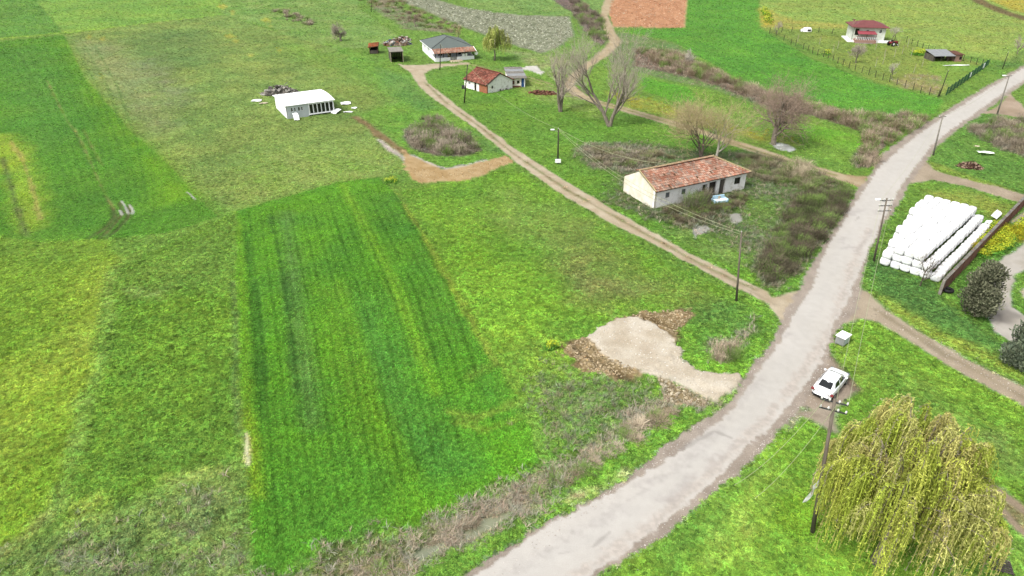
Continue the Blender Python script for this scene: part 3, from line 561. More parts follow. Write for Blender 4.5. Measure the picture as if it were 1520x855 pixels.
def scatter(name, label, cat_meshes, P, ROT, SCL, CC, m):
    """one object: a cloud of anchor points carrying instances of a few clump meshes"""
    me = bpy.data.meshes.new(name); me.vertices.add(len(P)); me.vertices.foreach_set('co', P.astype(np.float32).ravel())
    for nm, ty, arr, fld in (('rot', 'FLOAT_VECTOR', ROT, 'vector'), ('scl', 'FLOAT_VECTOR', SCL, 'vector'), ('tcol', 'FLOAT_COLOR', np.concatenate([CC, np.ones((len(CC), 1))], 1), 'color')):
        a = me.attributes.new(nm, ty, 'POINT'); a.data.foreach_set(fld, arr.astype(np.float32).ravel())
    a = me.attributes.new('pick', 'INT', 'POINT'); a.data.foreach_set('value', rng.integers(0, len(cat_meshes), len(P)).astype(np.int32))
    o = bpy.data.objects.new(name, me); COL.objects.link(o); tag(o, label=label, kind='stuff')
    g = bpy.data.node_groups.new(name, 'GeometryNodeTree')
    g.interface.new_socket('Geometry', in_out='INPUT', socket_type='NodeSocketGeometry'); g.interface.new_socket('Geometry', in_out='OUTPUT', socket_type='NodeSocketGeometry')
    N = g.nodes; gi = N.new('NodeGroupInput'); go = N.new('NodeGroupOutput')
    src = []
    for i, tm in enumerate(cat_meshes):
        to = bpy.data.objects.new(name+'_clump', tm); oi = N.new('GeometryNodeObjectInfo'); oi.inputs['Object'].default_value = to; oi.inputs['As Instance'].default_value = True; src.append(oi)
    gti = N.new('GeometryNodeGeometryToInstance')
    for s_ in reversed(src): g.links.new(s_.outputs['Geometry'], gti.inputs[0])
    iop = N.new('GeometryNodeInstanceOnPoints'); iop.inputs['Pick Instance'].default_value = True
    def na(nm, ty):
        q = N.new('GeometryNodeInputNamedAttribute'); q.data_type = ty; q.inputs[0].default_value = nm; return q.outputs[0]
    g.links.new(gi.outputs[0], iop.inputs['Points']); g.links.new(gti.outputs[0], iop.inputs['Instance'])
    e2r = N.new('FunctionNodeEulerToRotation'); g.links.new(na('rot', 'FLOAT_VECTOR'), e2r.inputs[0]); g.links.new(e2r.outputs[0], iop.inputs['Rotation'])
    g.links.new(na('scl', 'FLOAT_VECTOR'), iop.inputs['Scale']); g.links.new(na('pick', 'INT'), iop.inputs['Instance Index'])
    g.links.new(iop.outputs[0], go.inputs[0])
    md = o.modifiers.new('scatter', 'NODES'); md.node_group = g
    return o
KEEPOUT = []        # ground rectangles (centre, axis angle, half sizes) kept free of plants: building footprints
def keepout(c, ang, hx_, hy_): KEEPOUT.append((c[0], c[1], ang, hx_, hy_))
def plant_land():
    st = 1.9
    px, py = np.meshgrid(np.arange(-170, 1690, st), np.arange(-28, 950, st))
    px = (px+rng.uniform(-.5, .5, px.shape)*st).ravel(); py = (py+rng.uniform(-.5, .5, py.shape)*st).ravel()
    v = (py-427.5)/FOC; z = CAMH/(SP+v*CP); X = z*(px-760)/FOC; Y = z*(CP-v*SP)
    C, R, TT, D, Z = survey(X, Y)
    n = len(X)
    keep = rng.random(n) < np.clip(D*.8, 0, 1)
    for (cx, cy, an, hx_, hy_) in KEEPOUT:
        dx = X-cx; dy = Y-cy; a = dx*math.cos(an)+dy*math.sin(an); b = -dx*math.sin(an)+dy*math.cos(an)
        keep &= ~((abs(a) < hx_) & (abs(b) < hy_))
    cum = np.cumsum(TT, 1); u = rng.random(n)*cum[:, -1]
    ty = (u[:, None] > cum).sum(1)
    keep &= ty > 0
    S0 = z/FOC
    f = fbm(X/1.2, Y/1.2, 81, 3); g = fbm(X/14, Y/14, 72, 3)
    base = {TG: (.17, .085), TC: (.15, .10), TW: (.24, .14), TD: (.3, .42), TB: (.45, .5), TY: (.45, .6)}
    names = {TG: ('grass', 'short bright green grass tufts'), TC: ('young_crop', 'upright green cereal shoots in the fields'), TW: ('weeds', 'leafy green weeds and nettles'),
             TD: ('dead_stalks', 'pale dry reed and weed stalks'), TB: ('bramble', 'grey brown leafless bramble and thorn scrub'), TY: ('yellow_flowers', 'yellow flowering mustard plants')}
    for t in (TG, TC, TW, TD, TB, TY):
        s = keep & (ty == t)
        if t in (TB, TD): s &= rng.random(n) < .6
        k = np.nonzero(s)[0]
        if not len(k): continue
        r0, h0 = base[t]
        m = mat_attr(names[t][0], 'tcol', 'INSTANCER', nscale=4, amp=.1, rough=.75, spec=.2, transl=.35 if t in (TG, TC, TW, TY) else 0)
        sz = np.maximum(r0, (1.5 if t < TD else 2.2)*S0[k])*rng.uniform(.7, 1.35, len(k))*(.75+.5*f[k])
        hz_ = np.maximum(h0, (1.2 if t < TD else 1.8)*S0[k])*rng.uniform(.7, 1.35, len(k))*(.6+.8*f[k])
        CC = C[k]*(.88+.24*g[k])[:, None]
        br = rng.uniform(.6, 1.45, len(k))
        f4 = np.clip((fbm(X[k]/.9, Y[k]/.9, 91, 4)-.35)/.3, 0, 1)
        CC = CC*(br*np.where(R[k] == 2, .95+.12*f4, .88+.26*f4)*np.where(rng.random(len(k)) < .2, .56, 1.06)*np.interp(z[k], [48, 75, 140, 260], [2.15, 2.0, 1.75, 1.5])*np.where(R[k] == 2, 1.12, 1))[:, None]  # dark gap clumps painted in; near clumps lightened against their own shade
        if t == TD: CC = alb('e4dac0')[None]*rng.uniform(.55, 1.2, len(k))[:, None]*np.array([1, 1, 1])+0*CC
        if t == TB: CC = (alb('c4bca6')[None]*.6+CC*.3)*rng.uniform(.6, 1.15, len(k))[:, None]
        if t == TY: CC = alb('e6dc38')[None]*rng.uniform(.6, 1.1, len(k))[:, None]
        CC[:, 0] *= rng.uniform(.85, 1.2, len(k))
        P = np.stack([X[k], Y[k], Z[k]], 1)
        ROT = np.stack([rng.uniform(-.15, .15, len(k)), rng.uniform(-.15, .15, len(k)), rng.uniform(0, 6.283, len(k))], 1)
        scatter(names[t][0], names[t][1], [tmpl(names[t][0], t, q, m) for q in range(4)], P, ROT, np.stack([sz, sz, hz_], 1), np.clip(CC, 0, .8), m)
        print(names[t][0], len(k))
# ---------------------------------------------------------------- materials for built things
M_ = {}
WHITES = {'white_plaster': .8, 'cream_plaster': .68, 'clean_white': .85, 'pale_shade_siding': .62, 'white_sheet': .85, 'mint_wall': .66, 'insulator': .85, 'light_blue': .8, 'pale_wood': .65}
def mm_(k, *a, **kw):
    if k in WHITES: a = [lin(hx(c))*WHITES[k] if isinstance(c, str) else c for c in a]      # paint and plaster reflectances; the siding's includes wall shade
    M_[k] = mat(k, *a, **kw); return M_[k]
mm_('white_plaster', 'f4f2ee', 'b9b2a6', scale=1.3, fac=(.28, .5), bump=.3, bscale=6)
mm_('cream_plaster', 'f4f0e4', 'd8ccb0', scale=.8, fac=(.25, .6), bump=.3, bscale=5)
mm_('clean_white', 'f6f6f6', 'e6e8ea', scale=.8, rough=.5)
mm_('pale_shade_siding', 'dfe6ea', 'd2dade', scale=1, rough=.6)  # bluish shade of walls turned from the sun is in this colour
mm_('white_sheet', 'ffffff', 'eef0f0', scale=.5, rough=.35)
mm_('dark_glass', '26292b', '16181a', scale=2, rough=.15, spec=.6)
mm_('pale_glass', '9aa2a8', '7c868c', scale=2, rough=.15, spec=.6)
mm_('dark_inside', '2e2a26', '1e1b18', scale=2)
mm_('grey_sheet_roof', '7a8580', '707b76', scale=.7, rough=.6, fac=(.3, .7))
mm_('zinc', 'c9cccd', 'aeb1b1', scale=1.5, rough=.4, metal=.3)
mm_('old_wood', '7f786c', '57504a', scale=4, bump=.4, stretch=(1, 1, .2))
mm_('dark_wood', '4a4038', '2f2822', scale=4, bump=.3)
mm_('brown_wood', '8a6a4c', '5f4632', scale=3, bump=.3)
mm_('pale_wood', 'd8cdb4', 'b8aa8c', scale=2)
mm_('pole_wood', '9c9182', '6f6559', scale=3, bump=.3, stretch=(1, 1, .15))
mm_('dark_pole', '5f5a4c', '3f3c34', scale=3, bump=.3, stretch=(1, 1, .15))
mm_('concrete', 'b9b3a8', '938d82', scale=2, bump=.3)
mm_('steel', '6a6c6c', '4a4c4c', scale=3, rough=.5, metal=.4)
mm_('insulator', 'd8d8d4', 'c8c8c4', rough=.25)
mm_('black_rubber', '2a2a2a', '1c1c1c', scale=5, rough=.7)
mm_('wire_pale', 'cfd6a8', 'b7bf92', rough=.5)
mm_('maroon_roof', '9a5a58', '864a4a', scale=1, rough=.6)
mm_('red_canopy', 'c45f6a', 'a84c58', scale=1)
mm_('mint_wall', 'dde3d6', 'c9cfc0', scale=1)
mm_('blue_paint', '3f6fb0', '2f5a96', scale=2)
mm_('red_paint', 'a83a42', '7d2a32', scale=2)
mm_('green_paint', '2f6a4a', '24543a', scale=2)
mm_('light_blue', 'b3d3e2', '9cc0d2', scale=2)
mm_('rust', '8a5a44', '5f3c30', scale=3, bump=.4)
mm_('soil_red', '8a5f4a', '6a4436', scale=2, bump=.5)
mm_('stone_grey', 'aaa69c', '757067', scale=2, bump=.5)
mm_('bark', 'b5aa9a', '7f7466', scale=4, bump=.5, stretch=(1, 1, .3))
mm_('dark_bark', '8f8474', '5a5046', scale=4, bump=.5, stretch=(1, 1, .3))
mm_('twig', 'dccfc0', 'b5a898', scale=2)
mm_('twig_brown', 'c4ac98', '9a8674', scale=2)
mm_('twig_yellow', 'dccc9c', 'bfae80', scale=2)
mm_('pale_twig', 'eee8d8', 'ccc4b0', scale=2)
def brick_mat(name, c1, c2, cm, sx=.42, sz=.2):
    m = bpy.data.materials.new(name); m.use_nodes = True; t = m.node_tree; p = t.nodes['Principled BSDF']; p.inputs['Roughness'].default_value = .9
    tc = t.nodes.new('ShaderNodeTexCoord'); sp = t.nodes.new('ShaderNodeSeparateXYZ'); ad = t.nodes.new('ShaderNodeMath'); cb = t.nodes.new('ShaderNodeCombineXYZ')
    t.links.new(tc.outputs['Object'], sp.inputs[0]); t.links.new(sp.outputs[0], ad.inputs[0]); t.links.new(sp.outputs[1], ad.inputs[1])
    t.links.new(ad.outputs[0], cb.inputs[0]); t.links.new(sp.outputs[2], cb.inputs[1])
    b = t.nodes.new('ShaderNodeTexBrick'); b.inputs['Scale'].default_value = 1; b.inputs['Brick Width'].default_value = sx; b.inputs['Row Height'].default_value = sz; b.inputs['Mortar Size'].default_value = .018
    b.inputs['Color1'].default_value = (*alb(c1), 1); b.inputs['Color2'].default_value = (*alb(c2), 1); b.inputs['Mortar'].default_value = (*alb(cm), 1)
    t.links.new(cb.outputs[0], b.inputs['Vector']); t.links.new(b.outputs[0], p.inputs['Base Color'])
    bu = t.nodes.new('ShaderNodeBump'); bu.inputs['Strength'].default_value = .6; bu.inputs['Distance'].default_value = .02; bu.invert = True
    t.links.new(b.outputs['Fac'], bu.inputs['Height']); t.links.new(bu.outputs[0], p.inputs['Normal']); M_[name] = m
brick_mat('orange_brick', 'c8764c', 'b0603c', 'c09a80')
brick_mat('wall_brick', 'a0563f', '86442f', '9c8a7c')
brick_mat('pink_block', 'c49684', 'b48272', 'b8a89c')
tile_m = mat_attr('roof_tile', 'Col', nscale=5, amp=.22, rough=.85)
chunk_m = mat_attr('mixed_debris', 'Col', nscale=3, amp=.2, rough=.85)
wool = M_
def cut_wall(mb, M, Lx, Hz, t, ops, top=None):
    """a wall along local x with real openings; top = function x -> height for gables"""
    xs = sorted({0, Lx} | {o[0] for o in ops} | {o[2] for o in ops} | ({Lx/2} if top else set())); zs = sorted({0, Hz} | {o[1] for o in ops} | {o[3] for o in ops})
    hole = lambda i, k: i < 0 or k < 0 or i >= len(xs)-1 or k >= len(zs)-1 or any(o[0] <= xs[i] and xs[i+1] <= o[2] and o[1] <= zs[k] and zs[k+1] <= o[3] for o in ops)
    def q(*p): mb.add([M @ Vector(a) for a in p], [(0, 1, 2, 3)])
    for i in range(len(xs)-1):
        for k in range(len(zs)-1):
            if hole(i, k): continue
            a, b, c, d = xs[i], xs[i+1], zs[k], zs[k+1]
            q((a,0,c), (b,0,c), (b,0,d), (a,0,d)); q((b,t,c), (a,t,c), (a,t,d), (b,t,d))
            if hole(i-1, k): q((a,t,c), (a,0,c), (a,0,d), (a,t,d))
            if hole(i+1, k): q((b,0,c), (b,t,c), (b,t,d), (b,0,d))
            if hole(i, k-1): q((a,t,c), (b,t,c), (b,0,c), (a,0,c))
            if hole(i, k+1): q((a,0,d), (b,0,d), (b,t,d), (a,t,d))
    if top:
        n = 8; P = [(Lx*j/n, top(Lx*j/n)) for j in range(n+1)]
        for j in range(n):
            (a, za), (b, zb) = P[j], P[j+1]
            q((a,0,Hz), (b,0,Hz), (b,0,zb), (a,0,za)); q((b,t,Hz), (a,t,Hz), (a,t,za), (b,t,zb)); q((a,0,za), (b,0,zb), (b,t,zb), (a,t,za))
def T(x=0, y=0, z=0, rz=0): return Matrix.Translation((x, y, z)) @ Matrix.Rotation(rz, 4, 'Z')
H90 = math.pi/2
def tile_roof(name, parent, O, U, V, Lu, Lv, mask, cols, tw=.3, tl=.42, seed=1, amp=.3, miss=0.):
    """clay tiles laid row by row on a roof plane, each with its own rounded back and lip"""
    r = random.Random(seed); O = Vector(O); U = Vector(U).normalized(); V = Vector(V).normalized(); N = U.cross(V).normalized()
    if N.z < 0: N = -N
    vs = []; fs = []; cc = []; nu = int(Lu/tw); nv = int(Lv/tl)
    for j in range(nv+1):
        for i in range(nu+1):
            u, v = i*tw, j*tl
            if not mask(u+tw/2, v+tl/2) or r.random() < miss: continue
            e = r.uniform(-.012, .02); c = cols[r.randrange(len(cols))]*r.uniform(1-amp, 1+amp*.6)
            w = vn(np.array([u*.6]), np.array([v*.9]), seed)[0]; c = c*(.75+.5*w)
            n = len(vs)
            for (a, h) in ((0, 0), (.28, .055), (.72, .055), (1, 0)):
                vs.append(O+U*(u+a*tw)+V*(v-.03)+N*(.07+h+e)); vs.append(O+U*(u+a*tw)+V*(v+tl)+N*(.02+h+e)); cc += [c, c]
            for k in range(3): fs.append((n+2*k, n+2*k+2, n+2*k+3, n+2*k+1))
            m = len(vs)
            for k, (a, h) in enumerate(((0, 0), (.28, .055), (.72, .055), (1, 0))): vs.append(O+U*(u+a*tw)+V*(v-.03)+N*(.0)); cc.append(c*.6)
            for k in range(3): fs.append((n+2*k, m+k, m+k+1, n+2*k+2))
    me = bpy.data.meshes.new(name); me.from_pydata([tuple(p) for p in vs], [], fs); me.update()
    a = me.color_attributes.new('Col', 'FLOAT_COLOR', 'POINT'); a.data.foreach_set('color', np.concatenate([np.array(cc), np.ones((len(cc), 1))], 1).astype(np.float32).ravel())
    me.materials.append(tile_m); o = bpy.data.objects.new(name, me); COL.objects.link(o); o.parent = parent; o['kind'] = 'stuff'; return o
RED = [alb('b07058'), alb('b5614a'), alb('a8705c'), alb('c99078'), alb('8f5a4a')]
PALE_RED = [alb('cc9c84'), alb('be8c76'), alb('d4b09a'), alb('b87e66'), alb('b49c8c')]
def window(parent, M, x0, z0, x1, z1, t=.12, frame='clean_white', glass='dark_glass', mull=1):
    fr = MB(); e = .07
    fr.box(x0+.003, t-.04, z0+.003, x0+e, t+.02, z1-.003, M); fr.box(x1-e, t-.04, z0+.003, x1-.003, t+.02, z1-.003, M)
    fr.box(x0+e, t-.038, z0+.003, x1-e, t+.018, z0+e, M); fr.box(x0+e, t-.038, z1-e, x1-e, t+.018, z1-.003, M)
    for k in range(mull):
        xm = x0+(x1-x0)*(k+1)/(mull+1); fr.box(xm-.025, t-.036, z0+e, xm+.025, t+.016, z1-e, M)
    f = fr.build('window', wool[frame], parent)
    MB().box(x0+.01, t, z0+.01, x1-.01, t+.012, z1-.01, M).build('pane', wool[glass], f)
    return f
def frame_at(px, py, ang): 
    p = gp(px, py); return Vector((p.x, p.y, max(-.05, ground_z(p.x, p.y)-.12))), math.radians(ang)
# ---------------------------------------------------------------- derelict long house
def derelict():
    loc, an = frame_at(970, 310, 27); Lx, D, Hw = 16.0, 7.0, 2.75
    t = thing('derelict_house', loc, 'long derelict white house with a sagging red clay tile roof, in brambles', 'house', an)
    keepout(t.matrix_basis @ Vector((Lx/2, D/2, 0)), an, Lx/2, D/2)
    ops = [(1.8,1.25,2.5,2.0), (4.5,1.25,5.2,2.0), (8.1,0,8.9,2.0), (9.3,0,10.6,2.15), (11.2,0,12.2,2.25), (13.9,1.0,15.0,2.0)]
    m = MB(); cut_wall(m, T(), Lx, Hw, .35, ops); m.build('front_wall', M_['white_plaster'], t)
    Mg = T(.003, D, 0, -H90)     # gable towards the left: from the back corner to the front corner
    m = MB(); cut_wall(m, Mg, D, 2.3, .35, [], top=lambda x: 2.3+(x/(D/2))*1.9 if x < D/2 else 4.2-(x-D/2)/(D/2)*1.5); m.build('gable_wall', M_['cream_plaster'], t)
    m = MB(); cut_wall(m, T(Lx, .36, 0, H90), D-.36, Hw, .35, []); m.build('end_wall', M_['white_plaster'], t)
    m = MB(); cut_wall(m, T(Lx-.36, D-.003, 0, math.pi), Lx-.72, 2.3, .3, []); m.build('back_wall', M_['white_plaster'], t)
    for o in ops[:2]: window(t, T(), *o, frame='old_wood', glass='pale_glass')
    window(t, T(), *ops[5], frame='old_wood', glass='dark_glass')
    for o, mt in ((ops[3], 'dark_wood'), (ops[4], 'old_wood')):
        mb = MB(); nb = 4
        for k in range(nb): mb.box(o[0]+.03+k*(o[2]-o[0]-.06)/nb, .16, .02, o[0]+.03+(k+1)*(o[2]-o[0]-.06)/nb-.02, .22, o[3]-.05-.1*(k % 2))
        mb.build('door', M_[mt], t)
    MB().box(.4, .5, 0, Lx-.4, D-.4, .06).build('floor', M_['dark_inside'], t)
    x0, x1, xr = -.25, Lx+.35, 12.6; ye, ze, yr, zr = -.45, 2.62, D/2, 4.25
    m = MB(); m.slab([(x0,ye,ze), (x1,ye,ze), (xr,yr,zr), (x0,yr,zr)], .08)
    m.slab([(xr,yr,zr), (x0+2.2,yr,zr), (x0+2.6,D+.3,2.2), (x1,D+.4,ze)], .08); m.slab([(x1,ye,ze), (x1,D+.4,ze), (xr,yr,zr)], .08)
    rd = m.build('roof', M_['brown_wood'], t)
    Vv = Vector((0, yr-ye, zr-ze)); sl = Vv.length
    def mk(u, v):
        xe = (x1-x0)-(x1-xr)*(v/sl); return 0 <= u < xe and v < sl-.02
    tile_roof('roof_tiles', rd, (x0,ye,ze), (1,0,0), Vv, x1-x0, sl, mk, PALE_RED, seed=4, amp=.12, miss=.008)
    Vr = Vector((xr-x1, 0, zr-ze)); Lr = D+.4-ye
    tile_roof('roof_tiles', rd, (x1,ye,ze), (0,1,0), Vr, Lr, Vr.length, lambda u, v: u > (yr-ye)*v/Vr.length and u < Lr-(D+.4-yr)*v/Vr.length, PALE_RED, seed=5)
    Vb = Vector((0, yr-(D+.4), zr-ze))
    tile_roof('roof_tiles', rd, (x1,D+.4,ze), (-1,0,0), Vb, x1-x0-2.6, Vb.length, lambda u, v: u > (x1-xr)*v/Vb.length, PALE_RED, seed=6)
    c = MB(); c.tube([(x0,yr,zr+.1), (5,yr,zr+.12), (9,yr,zr+.06), (xr,yr,zr+.1)], .11, 6); c.tube([(xr,yr,zr+.1), (x1,ye,ze+.12)], .1, 6); c.tube([(xr,yr,zr+.1), (x1,D+.4,ze+.12)], .1, 6)
    c.tube([(x0+.02,ye,ze+.1), (x0+.02,yr,zr+.1)], .09, 6)
    c.build('ridge_tiles', M_['twig_yellow'], rd)
    m = MB()      # leftover tiles on the low rear slope by the gable
    m.slab([(.1,D/2+.3,3.9), (1.3,D/2+.5,3.8), (1.6,D+.1,2.35), (.1,D+.1,2.45)], .1); m.build('collapsed_tiles', M_['rust'], t)
derelict()
# ---------------------------------------------------------------- white cabin with curved roof
def cabin():
    loc, an = frame_at(427, 177, 30); Lx, D, Hw = 9.0, 8.8, 2.45
    t = thing('prefab_cabin', loc, 'white prefabricated cabin with a curved roof and a row of tall dark glass doors', 'cabin', an)
    keepout(t.matrix_basis @ Vector((Lx/2, D/2, 0)), an, Lx/2, D/2)
    top = lambda x: Hw+.24*math.sin(math.pi*(1-x/D)) if 0 < x < D else Hw
    wn = [(.85,1.25,1.25,2.05), (1.45,1.25,1.8,2.05), (2.15,1.25,2.6,2.05), (2.75,1.25,3.1,2.05)]
    gl = [(4.35+k*.77, .5, 4.35+k*.77+.6, 2.2) for k in range(6)]
    m = MB(); cut_wall(m, T(), 4.15, Hw, .15, wn); m.build('front_wall', M_['pale_shade_siding'], t)  # greyer than the sunlit left wall: shade painted into the siding
    m = MB(); cut_wall(m, T(4.152, 0, .38), Lx-4.152, Hw-.38, .12, [(g[0]-4.152, g[1]-.38, g[2]-4.152, g[3]-.38) for g in gl]); m.build('glazed_wall', M_['clean_white'], t)
    m = MB(); cut_wall(m, T(.003, D, 0, -H90), D, Hw, .15, [], top=top); m.build('left_wall', M_['clean_white'], t)
    m = MB(); cut_wall(m, T(Lx, .16, .3, H90), D-.16, Hw-.3, .15, []); m.build('right_wall', M_['pale_shade_siding'], t)
    m = MB(); cut_wall(m, T(Lx-.16, D-.003, .3, math.pi), Lx-.32, Hw-.3, .15, []); m.build('back_wall', M_['clean_white'], t)
    for o in wn: window(t, T(), *o, t=.08, mull=0)
    for g in gl:
        f = MB(); f.box(g[0]+.02, .05, g[1]+.02, g[2]-.02, .07, g[3]-.02); f.build('glass_door', M_['dark_glass'], t)
        MB().box(g[0]+.28, .035, g[1]+.03, g[0]+.32, .049, g[3]-.03).build('mullion', M_['steel'], t)
    MB().box(4.1, -.12, .3, Lx+.03, .3, .38).build('floor_edge', M_['clean_white'], t)
    for k in range(5): MB().box(4.3+k*1.1, .1, -.1, 4.6+k*1.1, .4, .3).build('footing', M_['concrete'], t)
    MB().box(.2, .2, .05, Lx-.2, D-.2, .3).build('floor', M_['steel'], t)
    n = 14; rf = MB(); P = []
    for i in range(n+1):
        y = -.25+(D+.5)*i/n; yy = min(max(y, 0), D); z = Hw+.03+.27*math.sin(math.pi*min(max((yy/D), 0), 1))
        P.append((y, z))
    vs = []; fs = []
    for y, z in P: vs += [(-.3,y,z), (Lx+.3,y,z), (-.3,y,z+.09), (Lx+.3,y,z+.09)]
    for i in range(n):
        a = 4*i; fs += [(a, a+4, a+5, a+1), (a+2, a+3, a+7, a+6), (a, a+2, a+6, a+4), (a+1, a+5, a+7, a+3)]
    fs += [(0,1,3,2), (4*n, 4*n+2, 4*n+3, 4*n+1)]
    rf.add(vs, fs).build('roof', M_['white_sheet'], t, smooth=False)
    sp = MB()
    for k in range(9):
        x = .6+k*1.05; sp.tube([(x, y, z+.1) for y, z in P], .018, 4)
    sp.build('roof_seams', M_['clean_white'], t)
cabin()
def loose_sheet(px, py, ang, w, d, name, label, cat, m='white_sheet', lean=0, group=None, z=.12):
    p = gp(px, py); mb = MB(); r = random.Random(int(px*7+py)); n = 4
    vs = []; fs = []
    for i in range(n+1):
        for j in range(n+1):
            x = (i/n-.5)*w; y = (j/n-.5)*d; h = .05*math.sin(i*1.7+j)+lean*(j/n)+r.uniform(0, .03)
            ex = r.uniform(-.06, .06)*w
            vs += [(x+ex, y, h+.03), (x+ex, y, h)]
    for i in range(n):
        for j in range(n):
            a = 2*(i*(n+1)+j); b = a+2*(n+1); fs += [(a, b, b+2, a+2), (a+1, a+3, b+3, b+1)]
            if j == 0: fs.append((a, a+1, b+1, b))
            if j == n-1: fs.append((a+2, b+2, b+3, a+3))
            if i == 0: fs.append((a, a+2, a+3, a+1))
            if i == n-1: fs.append((b, b+1, b+3, b+2))
    o = mb.add(vs, fs).build(name, M_[m]); o.location = (p.x, p.y, z); o.rotation_euler = (0, 0, math.radians(ang))
    return tag(o, label, cat, group)
loose_sheet(381, 150, 10, 1.9, 1.6, 'white_board', 'white boards lying left of the cabin beside its rubble', 'board')
loose_sheet(391, 154, 30, 1.6, .8, 'white_board', 'small pale scraps between the cabin corner and the boards', 'board', 'pale_wood')
loose_sheet(513, 154, 15, 1.9, 2.0, 'white_board', 'largest white board on the grass right of the cabin', 'board')
loose_sheet(526, 161, 0, 1.0, 1.0, 'white_board', 'small square white board furthest right of the cabin', 'board')
loose_sheet(517, 167, 5, 1.8, .6, 'white_board', 'narrow white strip lying where the brown soil line starts', 'board')
loose_sheet(499, 168, -30, 1.3, 1.6, 'white_board', 'pale sheet leaning at the cabin right front corner', 'board', lean=.5)
loose_sheet(440, 178, 25, 1.0, 1.2, 'white_board', 'pale panel propped against the cabin front below its windows', 'board', lean=1.0)
def debris(px, py, ang, w, d, h, n, name, label, cat, cols, seed=1, longish=.3, size=(.15, .5)):
    """a heap: overlapping irregular lumps and planks, biggest at the bottom"""
    p = gp(px, py); r = random.Random(seed); root = thing(name, (p.x, p.y, ground_z(p.x, p.y)-.05), label, cat, math.radians(ang))
    keepout(p, math.radians(ang), w*.45, d*.45)
    parts = {}
    vs = []; fs = []; cc = []
    for k in range(n):
        a = r.uniform(0, 6.283); q = r.random()**.6; x = math.cos(a)*q*w/2; y = math.sin(a)*q*d/2; z = h*(1-q*q)*r.uniform(.3, .95)
        s_ = r.uniform(*size)
        if r.random() < longish: sc = Vector((s_*r.uniform(1.8, 3.2), s_*.25, s_*.14))
        else: sc = Vector((s_, s_*r.uniform(.6, 1), s_*r.uniform(.4, .8)))
        R = Euler((r.uniform(-.5, .5), r.uniform(-.5, .5), r.uniform(0, 6.28))).to_matrix()
        c = cols[r.randrange(len(cols))]*r.uniform(.6, 1.15); n0 = len(vs)
        for (i, j, l) in ((-1,-1,-1),(1,-1,-1),(1,1,-1),(-1,1,-1),(-1,-1,1),(1,-1,1),(1,1,1),(-1,1,1)):
            vv = Vector((i*sc.x*r.uniform(.7, 1.1), j*sc.y*r.uniform(.7, 1.1), l*sc.z*r.uniform(.6, 1.1))); vv = R @ vv
            vs.append(tuple(vv+Vector((x, y, z)))); cc.append(c)
        fs += [tuple(n0+i for i in f) for f in ((0,3,2,1),(4,5,6,7),(0,1,5,4),(1,2,6,5),(2,3,7,6),(3,0,4,7))]
    # earth core so nothing floats
    n0 = len(vs); ring = 14; lv = 5; cb = cols[0]*.55
    for l in range(lv+1):
        q = 1-l/lv
        for k in range(ring):
            a = 6.283*k/ring; f = .85+.3*r.random(); vs.append((math.cos(a)*w/2*q*f, math.sin(a)*d/2*q*f, -.15+h*.8*(1-q*q)*1.0)); cc.append(cb*r.uniform(.8, 1.2))
    for l in range(lv):
        for k in range(ring): fs.append((n0+l*ring+k, n0+l*ring+(k+1) % ring, n0+(l+1)*ring+(k+1) % ring, n0+(l+1)*ring+k))
    me = bpy.data.meshes.new('rubble'); me.from_pydata(vs, [], fs); me.update()
    a = me.color_attributes.new('Col', 'FLOAT_COLOR', 'POINT'); a.data.foreach_set('color', np.concatenate([np.clip(np.array(cc), 0, .85), np.ones((len(cc), 1))], 1).astype(np.float32).ravel())
    me.materials.append(chunk_m); o = bpy.data.objects.new('rubble', me); COL.objects.link(o); o.parent = root; o['kind'] = 'stuff'
    return root
debris(416, 139, 20, 7.5, 3.4, 1.9, 190, 'rubble_heap', 'grey heap of building rubble behind the white curved-roof cabin', 'rubble heap', [alb('b5aea4'), alb('8a847c'), alb('d0ccc4'), alb('5f5a54')], 3, .35)
debris(590, 66, 15, 8, 5, 1.8, 200, 'scrap_heap', 'messy heap of planks, white scrap and blue plastic beside the grey-roofed house', 'scrap heap', [alb('a08a74'), alb('c9bdb0'), alb('efece8'), alb('7a6656'), alb('b07a66'), alb('c9bdb0'), alb('a08a74'), alb('d8d4cc'), alb('5f7fa8')], 4, .4)
debris(598, 60, 15, 5, 2.4, 1.5, 60, 'scrap_heap', 'pale and rusty scrap stacked against the back of the grey-roofed house', 'scrap heap', [alb('8a5f4e'), alb('c9bdb0'), alb('e8e4e0')], 14, .5)
debris(1439, 248, -15, 3.9, 2.2, 1.1, 260, 'log_pile', 'pile of cut firewood and dark brown offcuts in green weeds', 'firewood pile', [alb('6a4f42'), alb('d2b49c'), alb('8a6a56'), alb('5a4238'), alb('c9a890')], 5, .3, (.08, .2))
debris(805, 139, -10, 6.5, 2.6, .8, 120, 'soil_heap', 'reddish brown soil heap beside the blue door of the old outbuilding', 'soil heap', [alb('8f6350'), alb('7a5242'), alb('9a7460')], 6, .1, (.12, .3))
debris(1510, 192, -20, 4.5, 1.5, .9, 70, 'brick_heap', 'reddish brick rubble heap behind the grey brambles by the road turning', 'brick heap', [alb('b0846e'), alb('9a7260'), alb('d8c8b8')], 8, .1, (.1, .25))
